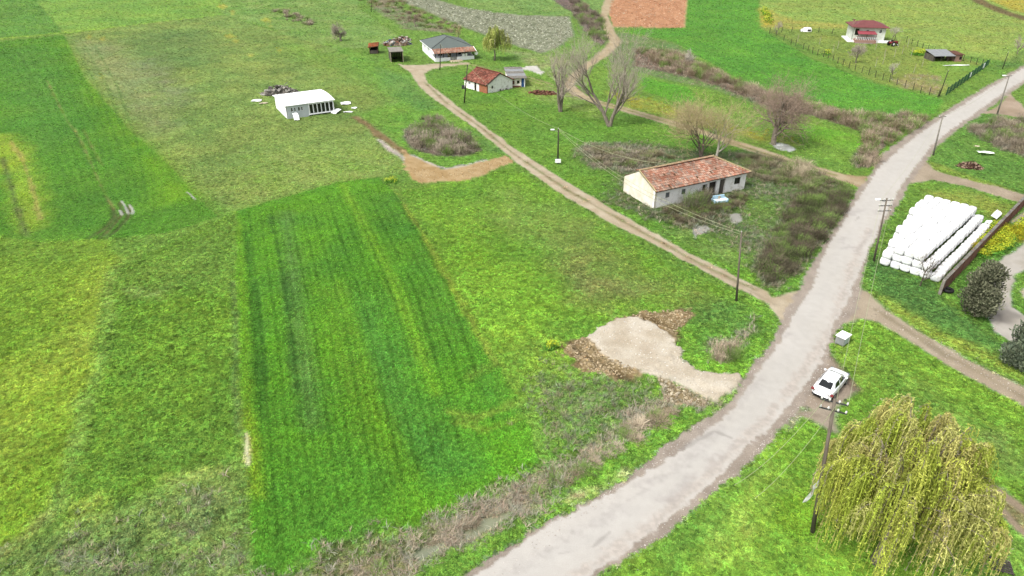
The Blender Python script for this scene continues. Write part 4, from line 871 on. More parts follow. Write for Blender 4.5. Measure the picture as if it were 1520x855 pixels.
# ---------------------------------------------------------------- white house with grey hipped roof
def grey_house():
    loc, an = frame_at(646, 92, 19); Lx, D, Hw = 10.2, 14.5, 2.75
    t = thing('farmhouse', loc, 'white single-storey farmhouse with grey hipped roof and a red-tiled front veranda', 'house', an)
    keepout(t.matrix_basis @ Vector((Lx/2, D/2, 0)), an, Lx/2, D/2)
    vy = 2.4
    Ml = T(0, D, 0, -H90); ops = [(D-12.4,1.1,D-11.6,2.2), (D-11.3,1.1,D-10.6,2.2), (D-8.2,1.1,D-7.4,2.2), (D-7.1,1.1,D-6.3,2.2), (D-4.0,1.1,D-3.4,2.1)]
    m = MB(); cut_wall(m, Ml, D-vy, Hw, .2, ops); m.build('left_wall', M_['clean_white'], t)
    for o in ops: window(t, Ml, *o, glass='pale_glass')
    o = [(1.2,.9,2.4,2.1), (3.6,0,4.6,2.2), (6.4,.9,8.2,2.1)]
    m = MB(); cut_wall(m, T(.2, vy, 0), Lx-.4, Hw, .2, o); m.build('front_wall', M_['pale_shade_siding'], t)  # white front carries its bluish shade in the colour
    window(t, T(.2, vy, 0), *o[0]); window(t, T(.2, vy, 0), *o[2]); MB().box(3.85, vy+.1, .02, 4.75, vy+.16, 2.15).build('door', M_['brown_wood'], t)
    m = MB(); cut_wall(m, T(Lx, vy, 0, H90), D-vy, Hw, .2, []); m.build('right_wall', M_['clean_white'], t)
    m = MB(); cut_wall(m, T(Lx-.2, D, 0, math.pi), Lx-.4, Hw, .2, []); m.build('back_wall', M_['clean_white'], t)
    m = MB(); m.box(0, 0, 0, 4.0, .15, .95); m.box(5.6, 0, 0, Lx, .15, .95); m.box(0, .15, 0, .15, vy, .95); m.box(Lx-.15, .15, 0, Lx, vy, .95); m.build('veranda_parapet', M_['clean_white'], t)
    for x in (.1, 2.2, 4.0, 5.6, 7.8, Lx-.24): MB().box(x-.06, .02, .952, x+.1, .14, 2.12).build('veranda_post', M_['dark_wood'], t)
    MB().box(.1, .16, -.05, Lx-.15, vy, .3).build('veranda_floor', M_['concrete'], t)
    MB().box(4.2, -.06, .3, 5.4, .0, 1.0).build('gate', M_['zinc'], t)
    MB().box(7.0, .03, 1.0, 8.4, .08, 1.6).build('hanging_cloth', M_['clean_white'], t)
    x0, x1, y0, y1, z0, zr = -.45, Lx+.45, vy-.3, D+.45, Hw+.02, 4.7; ya, yb = y0+5.0, y1-5.0; xm = Lx/2
    m = MB(); m.slab([(x0,y0,z0), (x1,y0,z0), (xm,ya,zr)], .12); m.slab([(x0,y1,z0), (x0,y0,z0), (xm,ya,zr), (xm,yb,zr)], .12)
    m.slab([(x1,y0,z0), (x1,y1,z0), (xm,yb,zr), (xm,ya,zr)], .12); m.slab([(x1,y1,z0), (x0,y1,z0), (xm,yb,zr)], .12)
    rf = m.build('roof', M_['grey_sheet_roof'], t)
    e = MB()
    for a, b in (((x0,y0,z0),(xm,ya,zr)), ((x1,y0,z0),(xm,ya,zr)), ((xm,ya,zr),(xm,yb,zr)), ((xm,yb,zr),(x0,y1,z0))): e.tube([Vector(a)+Vector((0,0,.03)), Vector(b)+Vector((0,0,.03))], .06, 5)
    e.build('ridge_cap', M_['steel'], rf)
    f = MB(); f.box(x0-.04, y0, z0-.14, x0+.0, y1, z0+.02); f.build('fascia', M_['clean_white'], rf)
    V = Vector((0, vy-.3+.75, Hw-.02-2.1)); m = MB(); m.slab([(x0,-.75,2.1), (x1,-.75,2.1), (x1,vy-.3,Hw-.02), (x0,vy-.3,Hw-.02)], .06); vr = m.build('veranda_roof', M_['brown_wood'], t)
    tile_roof('roof_tiles', vr, (x0,-.75,2.1), (1,0,0), V, x1-x0, V.length, lambda u, v: u < x1-x0-.1, PALE_RED, seed=9, amp=.15)
    MB().slab([(x0-.03,-.8,2.22), (x0+.12,-.8,2.22), (x0+.12,vy-.3,Hw+.12), (x0-.03,vy-.3,Hw+.12)], .18).build('bargeboard', M_['clean_white'], vr)
    MB().slab([(x1-.12,-.8,2.22), (x1+.03,-.8,2.22), (x1+.03,vy-.3,Hw+.12), (x1-.12,vy-.3,Hw+.12)], .18).build('bargeboard', M_['clean_white'], vr)
    m = MB()
    for k in range(3): m.box(3.6, -1.0-.5*k, -.1, 6.8, -.5-.5*k+.3*(k == 0), .28-.09*k)
    m.build('front_steps', M_['pale_wood'], t)
    d = MB(); ce = Vector((Lx+.5, -.1, 1.6)); vs = [tuple(ce)]; 
    for k in range(12): a = k*math.pi/6; vs.append((ce.x+.45*math.cos(a), ce.y-.18, ce.z+.45*math.sin(a)))
    d.add(vs, [(0, 1+(k+1) % 12, 1+k) for k in range(12)]); d.tube([tuple(ce), (Lx+.1, .1, 1.3)], .03, 5); d.build('satellite_dish', M_['clean_white'], t)
grey_house()
# ---------------------------------------------------------------- open shed, small hut
def shed():
    loc, an = frame_at(580.5, 93, 14); Lx, D, H = 3.1, 6.0, 2.6
    t = thing('open_shed', loc, 'grey board shed with an open dark front and flat pale roof', 'shed', an)
    keepout(t.matrix_basis @ Vector((Lx/2, D/2, 0)), an, Lx/2, D/2)
    for side, x in (('left', 0), ('right', Lx-.05)):
        for k in range(12):
            h = H-.02*(k % 3); MB().box(x, .02+k*D/12, 0, x+.05, (k+1)*D/12-.015, h).build('board', M_['old_wood'], t)
    for k in range(7): MB().box(.06+k*(Lx-.12)/7, D-.05, 0, .05+(k+1)*(Lx-.12)/7-.015, D, H).build('board', M_['dark_wood'], t)
    for x in (0, Lx-.1): MB().box(x, -.12, 0, x+.1, 0, H).build('post', M_['pale_wood'], t)
    MB().box(.1, -.1, H-.18, Lx-.1, -.02, H).build('beam', M_['old_wood'], t)
    for s in (0, 1):
        x = .1+s*(Lx-.2); sg = 1-2*s; MB().tube([(x, -.05, H-.7), (x+sg*.55, -.05, H-.12)], .04, 4).build('brace', M_['old_wood'], t)
    MB().slab([(-.2,-.3,H+.12), (Lx+.2,-.3,H+.12), (Lx+.2,D+.2,H+.05), (-.2,D+.2,H+.05)], .06).build('roof', M_['concrete'], t)
    MB().box(.1, .1, 0, Lx-.1, D-.1, .04).build('floor', M_['dark_inside'], t)
shed()
def hut():
    loc, an = frame_at(549, 80, 5); Lx, D, H = 2.1, 2.4, 1.75
    t = thing('small_hut', loc, 'tiny wooden hut with a sloping orange tiled roof, next to the open grey shed', 'hut', an)
    keepout(t.matrix_basis @ Vector((Lx/2, D/2, 0)), an, Lx/2, D/2)
    for k in range(4): MB().box(0, -.0, .1+k*.22, Lx, .04, .29+k*.22).build('plank', M_['old_wood'], t)
    for k in range(6): MB().box(-.045, .0, .1+k*.28, -.003, D, .35+k*.28).build('plank', M_['old_wood'], t)
    for k in range(6): MB().box(Lx+.003, .0, .1+k*.28, Lx+.045, D, .35+k*.28).build('plank', M_['dark_wood'], t)
    MB().box(.05, D-.05, 0, Lx-.05, D, H+.3).build('back_wall', M_['dark_wood'], t); MB().box(.05, .3, .1, Lx-.05, D-.1, 1.0).build('stacked_firewood', M_['dark_inside'], t)
    for x in (0, Lx-.08): MB().box(x, -.09, 0, x+.08, -.01, H).build('post', M_['brown_wood'], t)
    m = MB(); m.slab([(-.35,-.4,H-.05), (Lx+.35,-.4,H+.25), (Lx+.35,D+.3,H+.7), (-.35,D+.3,H+.4)], .06); r_ = m.build('roof', M_['brown_wood'], t)
    U = Vector((Lx+.7, 0, .3)); V = Vector((0, D+.7, .45)); tile_roof('roof_tiles', r_, (-.35,-.4,H-.05), U, V, U.length, V.length, lambda u, v: u < U.length-.1, [alb('cf7a4c'), alb('c0683e'), alb('b08060')], seed=3)
hut()
# ---------------------------------------------------------------- old brick and plaster farmstead, its outbuilding
def oldfarm():
    loc, an = frame_at(723, 139.5, 42); W_, D, He, Hr = 7.2, 7.6, 1.95, 3.7; ym = W_/2
    t = thing('old_cottage', loc, 'small old cottage, white plaster and orange brick, red tiled roof', 'house', an)
    keepout(t.matrix_basis @ Vector((W_/2, D/2, 0)), an, W_/2, D/2)
    Ml = T(0, D, 0, -H90)    # left-front wall, from the back corner towards the viewer's corner
    ops = [(1.3,.9,2.1,1.6), (3.4,0,4.1,1.7)]
    m = MB(); cut_wall(m, Ml, D-2.6, He, .25, ops); m.build('plaster_wall', M_['white_plaster'], t)
    window(t, Ml, *ops[0], glass='pale_glass'); MB().box(3.42, .1, .02, 4.08, .15, 1.68, Ml).build('door', M_['dark_wood'], t)
    MB().box(D-2.6, 0, 0, D-.003, .25, He, Ml).build('brick_wall', M_['orange_brick'], t)
    g = lambda x: He+(Hr-He)*(1-abs(x-ym)/ym)
    m = MB(); cut_wall(m, T(.26, 0, 0), W_-.26, He, .25, [(1.0,.9,1.5,1.5)], top=lambda x: g(x+.26)); m.build('gable_wall', M_['white_plaster'], t)
    MB().box(1.28, .1, .92, 1.74, .14, 1.48).build('window', M_['dark_glass'], t)
    m = MB(); cut_wall(m, T(W_, .26, 0, H90), D-.26, He, .25, []); m.build('right_wall', M_['white_plaster'], t)
    m = MB(); cut_wall(m, T(W_-.003, D, 0, math.pi), W_-.26, He, .25, [], top=lambda x: g(x)); m.build('back_wall', M_['white_plaster'], t)
    V = Vector((ym+.3, 0, Hr-He+.16)); m = MB(); m.slab([(-.3,D+.2,He-.1), (-.3,-.25,He-.1), (ym,-.25,Hr+.06), (ym,D+.2,Hr+.06)], .08)
    m.slab([(W_+.3,-.25,He-.1), (W_+.3,D+.2,He-.1), (ym,D+.2,Hr+.06), (ym,-.25,Hr+.06)], .08); rf = m.build('roof', M_['dark_wood'], t)
    tile_roof('roof_tiles', rf, (-.3,D+.2,He-.1), (0,-1,0), V, D+.4, V.length, lambda u, v: u < D+.3, [alb('ab6a58'), alb('a06052'), alb('b8806e'), alb('8c5c4e')], seed=12)
    V2 = Vector((-(ym+.3), 0, Hr-He+.16)); tile_roof('roof_tiles', rf, (W_+.3,-.25,He-.1), (0,1,0), V2, D+.4, V2.length, lambda u, v: u < D+.3, [alb('b5604c'), alb('c07a66')], seed=13)
    MB().tube([(ym,-.25,Hr+.16), (ym,D+.2,Hr+.16)], .1, 6).build('ridge_tiles', M_['rust'], rf)
oldfarm()
def outbuilding():
    loc, an = frame_at(757, 130, 8); Lx, D, H = 3.3, 7.5, 2.0
    t = thing('outbuilding', loc, 'low patched outbuilding with grey sheet roof and a bright blue door', 'outbuilding', an)
    keepout(t.matrix_basis @ Vector((Lx/2, D/2, 0)), an, Lx/2, D/2)
    m = MB(); cut_wall(m, T(), 2.5, H, .2, [(.4,.7,1.0,1.5), (1.5,.8,2.1,1.5)]); m.build('front_wall', M_['cream_plaster'], t)
    MB().box(.42, .08, .72, .98, .12, 1.48).build('window', M_['rust'], t); MB().box(1.52, .08, .82, 2.08, .12, 1.48).build('window', M_['dark_glass'], t)
    MB().box(-.02, -.05, 0, 2.4, -.003, .4).build('plinth', M_['wall_brick'], t)
    d = MB().box(2.52, .0, .0, 3.1, .06, 1.95).build('door', M_['blue_paint'], t); MB().box(2.95, -.04, .9, 3.0, -.003, 1.0).build('handle', M_['zinc'], d)
    MB().box(3.12, 0, 0, Lx, .1, H).build('door_post', M_['clean_white'], t)
    m = MB(); cut_wall(m, T(Lx, .11, 0, H90), D-.11, H, .2, []); m.build('right_wall', M_['white_plaster'], t)
    m = MB(); cut_wall(m, T(0, D, 0, -H90), D-.21, H, .2, []); m.build('left_wall', M_['white_plaster'], t)
    for k in range(5):
        y0 = -.4+k*(D+.6)/5; MB().slab([(-.4,y0,H+.1+.13*k), (Lx+.4,y0,H+.05+.13*k), (Lx+.4,y0+(D+.6)/5+.12,H+.2+.13*k), (-.4,y0+(D+.6)/5+.12,H+.25+.13*k)], .05).build('roof_sheet', M_['zinc' if k % 2 else 'stone_grey'], t)
outbuilding()
debris(740, 134, 40, 7.5, 1.4, 1.1, 130, 'stone_heap', 'grey stones and broken slabs tumbled against the white gable of the cottage', 'stone heap', [alb('a8a49a'), alb('8a867c'), alb('c4c0b8')], 9, .35, (.12, .35))
# ---------------------------------------------------------------- maroon-roofed house
def maroon():
    loc, an = frame_at(1263, 61, -12); Lx, D, H = 8.6, 7.5, 4.0
    t = thing('garden_house', loc, 'pale two-level house with a maroon hipped roof and a pink-red balcony canopy', 'house', an)
    keepout(t.matrix_basis @ Vector((Lx/2, D/2, 0)), an, Lx/2+1, D/2+1)
    ops = [(.5,1.7,1.6,3.5), (3.4,2.4,4.2,3.3), (6.9,2.3,7.6,3.4)]
    m = MB(); cut_wall(m, T(), Lx, H, .2, ops); m.build('front_wall', M_['mint_wall'], t)
    window(t, T(), *ops[1]); window(t, T(), *ops[2]); MB().box(.52, .12, 1.72, 1.58, .16, 3.48).build('door', M_['dark_glass'], t)
    Ml = T(.003, D, 0, -H90); m = MB(); cut_wall(m, Ml, D, H, .2, [(5.6,1.6,6.3,3.2)]); m.build('left_wall', M_['mint_wall'], t); window(t, Ml, 5.6, 1.6, 6.3, 3.2, glass='pale_glass')
    m = MB(); cut_wall(m, T(Lx, .21, 0, H90), D-.21, H, .2, []); m.build('right_wall', M_['mint_wall'], t)
    m = MB(); cut_wall(m, T(Lx-.21, D-.003, 0, math.pi), Lx-.42, H, .2, []); m.build('back_wall', M_['mint_wall'], t)
    x0, x1, y0, y1, z0, zr = -.7, Lx+.7, -.8, D+.7, H, 5.3; xm0, xm1, ym = x0+3.6, x1-3.6, D/2
    m = MB(); m.slab([(x0,y0,z0), (x1,y0,z0), (xm1,ym,zr), (xm0,ym,zr)], .12); m.slab([(x0,y1,z0), (x0,y0,z0), (xm0,ym,zr)], .12)
    m.slab([(x1,y0,z0), (x1,y1,z0), (xm1,ym,zr)], .12); m.slab([(x1,y1,z0), (x0,y1,z0), (xm0,ym,zr), (xm1,ym,zr)], .12); rf = m.build('roof', M_['maroon_roof'], t)
    c = MB().box(-.1, 2.0, 3.6, .35, 2.45, 5.5).build('chimney', M_['pink_block'], rf); MB().box(-.15, 1.95, 5.503, .4, 2.5, 5.6).build('chimney_cap', M_['maroon_roof'], c)
    MB().slab([(.9,-2.6,2.5), (5.9,-2.6,2.5), (5.7,-.0,2.95), (1.1,-.0,2.95)], .1).build('canopy', M_['red_canopy'], t)
    for x in (1.0, 3.3, 5.75): MB().box(x-.05, -2.5, -.1, x+.05, -2.4, 2.38).build('canopy_post', M_['dark_wood'], t)
    MB().box(.5, -2.7, -.1, 6.0, -.003, .9).build('balcony_base', M_['pink_block'], t)
    for k in range(12): MB().box(.55+k*.47, -2.69, .903, .65+k*.47, -2.62, 1.75).build('baluster', M_['clean_white'], t)
    MB().box(.5, -2.72, 1.752, 6.0, -2.6, 1.84).build('handrail', M_['maroon_roof'], t)
    MB().box(6.003, -1.6, -.1, 10.3, -1.3, .75).build('terrace_wall', M_['clean_white'], t); MB().box(6.01, -1.3, -.1, 10.3, -.01, .45).build('terrace', M_['clean_white'], t)
    MB().box(-1.3, -1.6, -.1, .49, 6.8, .35).build('side_terrace', M_['clean_white'], t); MB().box(.52, -3.6, -.1, 5.0, -2.73, .15).build('front_path', M_['concrete'], t)
maroon()
def shelter():
    loc, an = frame_at(1385, 91.5, 2); Lx, D, H = 7.2, 4.2, 1.45
    t = thing('animal_shelter', loc, 'low open-fronted shelter with a pale metal roof in the fenced garden', 'shelter', an)
    keepout(t.matrix_basis @ Vector((Lx/2, D/2, 0)), an, Lx/2, D/2)
    for k in range(5): MB().slab([(-.2+k*1.1,-.4,H), (-.2+(k+1)*1.1-.02,-.4,H), (-.2+(k+1)*1.1-.02,D+.2,H+.75), (-.2+k*1.1,D+.2,H+.75)], .05).build('roof_sheet', M_['zinc'], t)
    for x in (.1, 1.8, 3.5, 5.2): MB().box(x, -.1, 0, x+.12, 0, H-.02).build('post', M_['old_wood'], t)
    MB().box(0, D-.1, 0, 5.3, D, H+.6).build('back_wall', M_['dark_wood'], t); MB().box(-.08, .1, 0, -.0, D, H+.05).build('side_wall', M_['old_wood'], t)
    MB().box(5.4, 0, 0, Lx, D-.5, H+.1).build('block_room', M_['pink_block'], t); MB().slab([(5.32,-.3,H+.3), (Lx+.3,-.3,H+.3), (Lx+.3,D-.2,H+.5), (5.32,D-.2,H+.5)], .08).build('room_roof', M_['rust'], t)
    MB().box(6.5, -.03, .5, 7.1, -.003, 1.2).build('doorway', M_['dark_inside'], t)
shelter()
# ---------------------------------------------------------------- brick boundary wall
def brickwall():
    a = gp(1396, 437); b = gp(1575, 247); d = b-a; Ld = d.length; an = math.atan2(d.y, d.x); Hh = 1.75
    t = thing('brick_wall', (a.x, a.y, -.1), 'long red brick boundary wall with a grey coping beside the white bales', 'wall', an)
    keepout(t.matrix_basis @ Vector((Ld/2, .1, 0)), an, Ld/2, .25)
    n = int(Ld/3.2)
    for k in range(n):
        x0 = k*Ld/n; x1 = (k+1)*Ld/n; MB().box(x0+.12, 0, 0, x1-.12, .2, Hh-.02*(k % 2)).build('wall_panel', M_['wall_brick'], t)
        MB().box(x0-.12, -.04, 0, x0+.118, .24, Hh+.03).build('pier', M_['concrete' if k == 0 else 'wall_brick'], t)
        MB().box(x0+.12, -.05, Hh, x1-.121, .27, Hh+.07).build('coping', M_['stone_grey'], t)
    return a, b
brickwall()
def tyre():
    p = gp(1402, 434); t = thing('scrap_tyre', (p.x+.35, p.y+.1, .1), 'old black tyre lying at the end of the brick wall', 'tyre'); n = 20; vs = []; fs = []; q = 8
    for i in range(n):
        a = 6.283*i/n
        for j in range(q): b = 6.283*j/q; rr = .42+.17*math.cos(b); vs.append((rr*math.cos(a), rr*math.sin(a), .16+.17*math.sin(b)))
    for i in range(n):
        for j in range(q): fs.append((i*q+j, ((i+1) % n)*q+j, ((i+1) % n)*q+(j+1) % q, i*q+(j+1) % q))
    MB().add(vs, fs).build('tread', M_['black_rubber'], t, smooth=True)
tyre()
# ---------------------------------------------------------------- wrapped bales
def bales():
    a = gp(1396, 424); d = gp(1570, 247)-gp(1396, 437); an = math.atan2(d.y, d.x); U = Vector((math.cos(an), math.sin(an), 0)); V = Vector((-U.y, U.x, 0))
    O = a+V*.25+U*.2; m = bpy.data.materials.new('bale_film'); m.use_nodes = True; p = m.node_tree.nodes['Principled BSDF']
    p.inputs['Base Color'].default_value = (.68, .69, .70, 1); p.inputs['Roughness'].default_value = .32; p.inputs['Specular IOR Level'].default_value = .5
    n3 = m.node_tree.nodes.new('ShaderNodeTexNoise'); n3.inputs['Scale'].default_value = 2.2; n3.inputs['Detail'].default_value = 6; r3 = m.node_tree.nodes.new('ShaderNodeValToRGB'); r3.color_ramp.elements[0].position = .33; r3.color_ramp.elements[0].color = (.5, .5, .48, 1); r3.color_ramp.elements[1].position = .5; r3.color_ramp.elements[1].color = (.7, .71, .72, 1)
    m.node_tree.links.new(n3.outputs['Fac'], r3.inputs[0]); m.node_tree.links.new(r3.outputs[0], p.inputs['Base Color'])
    nz = m.node_tree.nodes.new('ShaderNodeTexNoise'); nz.inputs['Scale'].default_value = 5; nz.inputs['Detail'].default_value = 5; bu = m.node_tree.nodes.new('ShaderNodeBump'); bu.inputs['Strength'].default_value = .5; bu.inputs['Distance'].default_value = .06
    m.node_tree.links.new(nz.outputs[0], bu.inputs['Height']); m.node_tree.links.new(bu.outputs[0], p.inputs['Normal'])
    mes = []
    for s in range(5):
        r = random.Random(s+40); vs = []; fs = []; nu, nv = 14, 9
        for j in range(nv+1):
            ph = -math.pi/2+math.pi*j/nv
            for i in range(nu):
                th = 2*math.pi*i/nu; e = .55
                sg = lambda c: math.copysign(abs(c)**e, c)
                cx, cy, cz = sg(math.cos(ph))*sg(math.cos(th)), sg(math.cos(ph))*sg(math.sin(th)), sg(math.sin(ph))
                w = 1+r.uniform(-.03, .03); vs.append((cx*.5*w, cy*.5*w, cz*.5*w*(1-.10*(cx*cx))))
        for j in range(nv):
            for i in range(nu): fs.append((j*nu+i, j*nu+(i+1) % nu, (j+1)*nu+(i+1) % nu, (j+1)*nu+i))
        me = bpy.data.meshes.new('wrapped_bale'); me.from_pydata(vs, [], fs); me.update(); me.shade_smooth(); me.materials.append(m); mes.append(me)
    r = random.Random(77); rows = 17; Hb = .92; Lr = 19.2; pit = Lr/rows
    lab = {'low': 'wrapped white bale in the lowest row, right along the brick wall', 'mid': 'wrapped white bale on the middle step above the brick wall row',
           'top': 'wrapped white bale on the flat top of the big stack', 'left': 'wrapped white bale low on the road side of the stack', 'front': 'wrapped white bale low at the near end of the stack'}
    def label_of(kind, a_, b_, z):
        if kind == 'low': return a_+' white bale from the near end, lowest row along the brick wall'
        if kind == 'mid': return a_+' white bale from the near end, middle step above the wall row'
        if kind == 'top': return 'white bale on the flat top, '+a_+' from the near end, '+b_+' from the wall'
        if kind == 'front': return 'white bale in the near end face, '+('bottom' if z == 0 else 'middle')+' layer, '+b_+' from the wall'
        return 'white bale in the '+('bottom' if z == 0 else 'middle')+' layer, '+a_+' from the near end, '+b_+' from the wall'
    cnt = 0
    for k in range(rows):
        sec = 0 if k < 5 else (1 if k < 11 else 2); VL = (6.3, 7.1, 7.9)[sec]; n = (6, 7, 8)[sec]; wv = VL/n
        top = {0: 1, 1: 2}
        for c in range(n):
            lv = top.get(c, 3)
            if c == n-1: lv = 3 if k % 3 else 2
            for z in range(lv):
                hidden = z < lv-1 and 0 < k < rows-1 and c < n-1 and not (c == 0)
                if hidden and not (z >= top.get(c-1, 3)-0 if c > 0 else True): 
                    # visible only where the next column to the right is lower
                    if z < top.get(c-1, 3): continue
                kind = 'low' if c == 0 else 'mid' if c == 1 and z == 1 else 'top' if z == 2 else 'front' if k == 0 else 'left'
                o = bpy.data.objects.new('wrapped_bale', mes[r.randrange(5)]); COL.objects.link(o)
                P = O+U*((k+.5)*pit+r.uniform(-.05, .05))+V*((c+.5)*wv+r.uniform(-.05, .05)); P.z = .02+Hb*(z+.5)*.97+r.uniform(-.02, .03)
                o.location = P; o.rotation_euler = (r.uniform(-.04, .04), r.uniform(-.04, .04), an+r.uniform(-.04, .04)); o.scale = (pit*.97, wv*1.03, Hb*1.03)
                ORD = ['first','second','third','fourth','fifth','sixth','seventh','eighth','ninth','tenth','eleventh','twelfth','thirteenth','fourteenth','fifteenth','sixteenth','seventeenth']
                tag(o, label_of(kind, ORD[k], ORD[c], z), 'bale', 'white wrapped bales, '+kind+' of the stack'); cnt += 1
    c_ = O+U*Lr/2+V*3.6; keepout(c_, an, Lr/2-.2, 3.4); print('bales', cnt)
bales()
# ---------------------------------------------------------------- trees
def grow(mb, tw, p, d, L_, r, lev, R, prm, tips=None):
    """a limb: bends, tapers, forks; thin shoots go to the twig mesh"""
    n = 4 if lev < 2 else 3; pts = [p]; rad = [r]; q = Vector(p); dd = Vector(d).normalized(); end = r*prm['taper']
    for i in range(n):
        dd = (dd+Vector((R.uniform(-1,1), R.uniform(-1,1), R.uniform(-.6,1)))*prm['wob']+Vector((0,0,prm['up']*(.3 if lev == 0 else 1)))).normalized()
        q = q+dd*(L_/n); pts.append(q.copy()); rad.append(r+(end-r)*(i+1)/n)
    tgt = mb if lev < prm['limb_lev'] else tw
    tgt.tube(pts, rad, n=(7 if lev == 0 else 5 if lev == 1 else 3), cap=False)
    if lev >= prm['levels']:
        if tips is not None: tips.append(q.copy())
        return
    kids = prm['kids'][lev]
    for k in range(kids):
        f = R.uniform(prm['from'], 1.0) if k < kids-1 else 1.0
        fi = f*n; i0 = min(int(fi), n-1); b = pts[i0].lerp(pts[i0+1], fi-i0)
        dirn = (pts[i0+1]-pts[i0]).normalized(); side = dirn.orthogonal().normalized(); side.rotate(Matrix.Rotation(R.uniform(0, 6.283), 3, dirn))
        ang = R.uniform(*prm['ang'])*(.5 if f == 1.0 else 1)
        nd = dirn*math.cos(ang)+side*math.sin(ang)
        grow(mb, tw, b, nd, L_*R.uniform(*prm['len']), max(rad[min(i0+1, n)]*R.uniform(.55, .8), prm['minr']), lev+1, R, prm, tips)
BARE = dict(taper=.55, wob=.13, up=.09, limb_lev=3, levels=5, kids=[6, 5, 5, 4, 4], **{'from': .3}, ang=(.35, .85), len=(.5, .75), minr=.012)
def tree(px, py, H, label, seed, stems=((0,0,1),), r0=.25, prm=None, bark='bark', twig='twig', name='bare_tree', L0=.36, group=None, base=None):
    p = gp(px, py) if base is None else base; R = random.Random(seed); t = thing(name, (p.x, p.y, ground_z(p.x, p.y)-.1), label, 'tree', group=group)
    P = dict(BARE); P.update(prm or {}); mb = MB(); tw = MB()
    for k, s in enumerate(stems):
        grow(mb, tw, Vector((s[0]*.15, s[1]*.15, 0)), Vector(s), H*L0*(1 if k == 0 else .92), r0, 0, R, P)
    zmax = max(v[2] for v in tw.v); f = H/zmax
    for m_ in (mb, tw): m_.v = [(x*f, y*f, z*f) for x, y, z in m_.v]
    mb.build('trunk', M_[bark], t, smooth=True); tw.build('crown', M_[twig], t)
    return t
tree(905, 188, 18.5, 'tallest bare tree, two thick trunks in a V, by the field track', 3, stems=((-.42,.05,1), (.12,0,1)), r0=.42, prm=dict(kids=[5,5,5,4,3], ang=(.3,.85), up=.09, wob=.13, minr=.013, len=(.55,.82)), L0=.42)
tree(832, 166, 13.5, 'bare pollarded tree with a stubby forked trunk, left of the tallest bare tree', 5, stems=((.02,.05,1), (-.3,0,.9)), r0=.36, prm=dict(kids=[4,4,4,3,3], ang=(.3,.9)), L0=.4)
tree(1148, 214, 12.5, 'broad bare tree with a brown twiggy crown beside white standing water', 8, stems=((.02,0,1),), r0=.34, prm=dict(kids=[8,6,5,4,3], ang=(.7,1.25), up=.03, len=(.6,.85)), L0=.26, twig='twig_brown')
tree(1062, 238, 11, 'pale-limbed bare tree behind the right end of the derelict house', 11, stems=((.1,0,1),), r0=.24, prm=dict(kids=[5,5,4,3,3], ang=(.5,1.0), up=.07, len=(.6,.85)), L0=.34, bark='pale_twig', twig='twig_yellow')
tree(1040, 236, 11, 'bare tree with a hazy yellowish crown behind the middle of the derelict house', 12, stems=((-.15,.1,1), (.1,0,1)), r0=.2, prm=dict(kids=[6,5,4,4,3], ang=(.6,1.15), up=.04, len=(.6,.85)), L0=.3, bark='dark_bark', twig='twig_yellow')
tree(1175, 185, 9, 'thin bare tree rising behind the hedge, right of the broad brown tree', 14, r0=.14, prm=dict(kids=[4,4,4,3,2]), twig='twig_brown')
tree(1365, 425, 4.6, 'small leafless tree standing in front of the white bales', 15, r0=.12, prm=dict(kids=[9,4,3,2,2], levels=3, ang=(.6,1.1), up=.12, wob=.05, minr=.03, limb_lev=2), twig='dark_bark', bark='dark_bark', L0=.75)
tree(506, 61, 5.6, 'round dense bare tree alone on the meadow, top left of the shed', 16, r0=.22, prm=dict(kids=[7,6,5,4,3], ang=(.6,1.2), up=.02), L0=.28, twig='twig')
tree(720, 41+3, 4.5, 'small grey leafless shrub tree left of the ploughed field', 17, r0=.1, prm=dict(kids=[6,5,4,3,3], ang=(.6,1.2)), L0=.3) if 0 else None
tree(608+9, 40, 4.5, 'small dark-stemmed bare tree at the foot of the scrub strip', 18, r0=.12, prm=dict(kids=[6,5,4,3,3], ang=(.6,1.1)), L0=.3, twig='twig_brown')
tree(681, 62, 5, 'slim bare tree just behind the grey-roofed farmhouse', 19, r0=.1, prm=dict(kids=[5,4,4,3,2]), twig='twig_yellow')
tree(1152, 52, 4.5, 'small leafless tree at the left corner of the garden fence', 20, r0=.1, prm=dict(kids=[5,5,4,3,2]))
tree(1270, 94, 5.2, 'pale pinkish bushy fruit tree in front of the maroon-roofed house', 21, r0=.1, prm=dict(kids=[7,6,5,3,2], ang=(.5,1.1)), L0=.3, twig='twig')
tree(1322, 62, 4.5, 'bare pale tree at the right end of the maroon-roofed house', 22, r0=.09, prm=dict(kids=[5,5,4,3,2]), twig='pale_twig')
tree(1323, 117, 4.2, 'whitish budding young tree at the fence beside the bare garden patch', 23, r0=.08, prm=dict(kids=[5,5,4,3,2]), twig='pale_twig', bark='dark_bark')
tree(1018, 96, 4.0, 'white blossoming shrub tree on the hedge below the orange field', 24, r0=.08, prm=dict(kids=[7,6,5,3,2], ang=(.6,1.2)), twig='pale_twig', L0=.25)
tree(1510, 80, 5, 'hazy leafless tree at the far right beside the road', 25, r0=.1, prm=dict(kids=[6,5,4,3,2]))
tree(870, 20, 4.5, 'bare tree in the scrub left of the bending field track', 26, r0=.1, prm=dict(kids=[6,5,4,3,2]), twig='twig_brown')
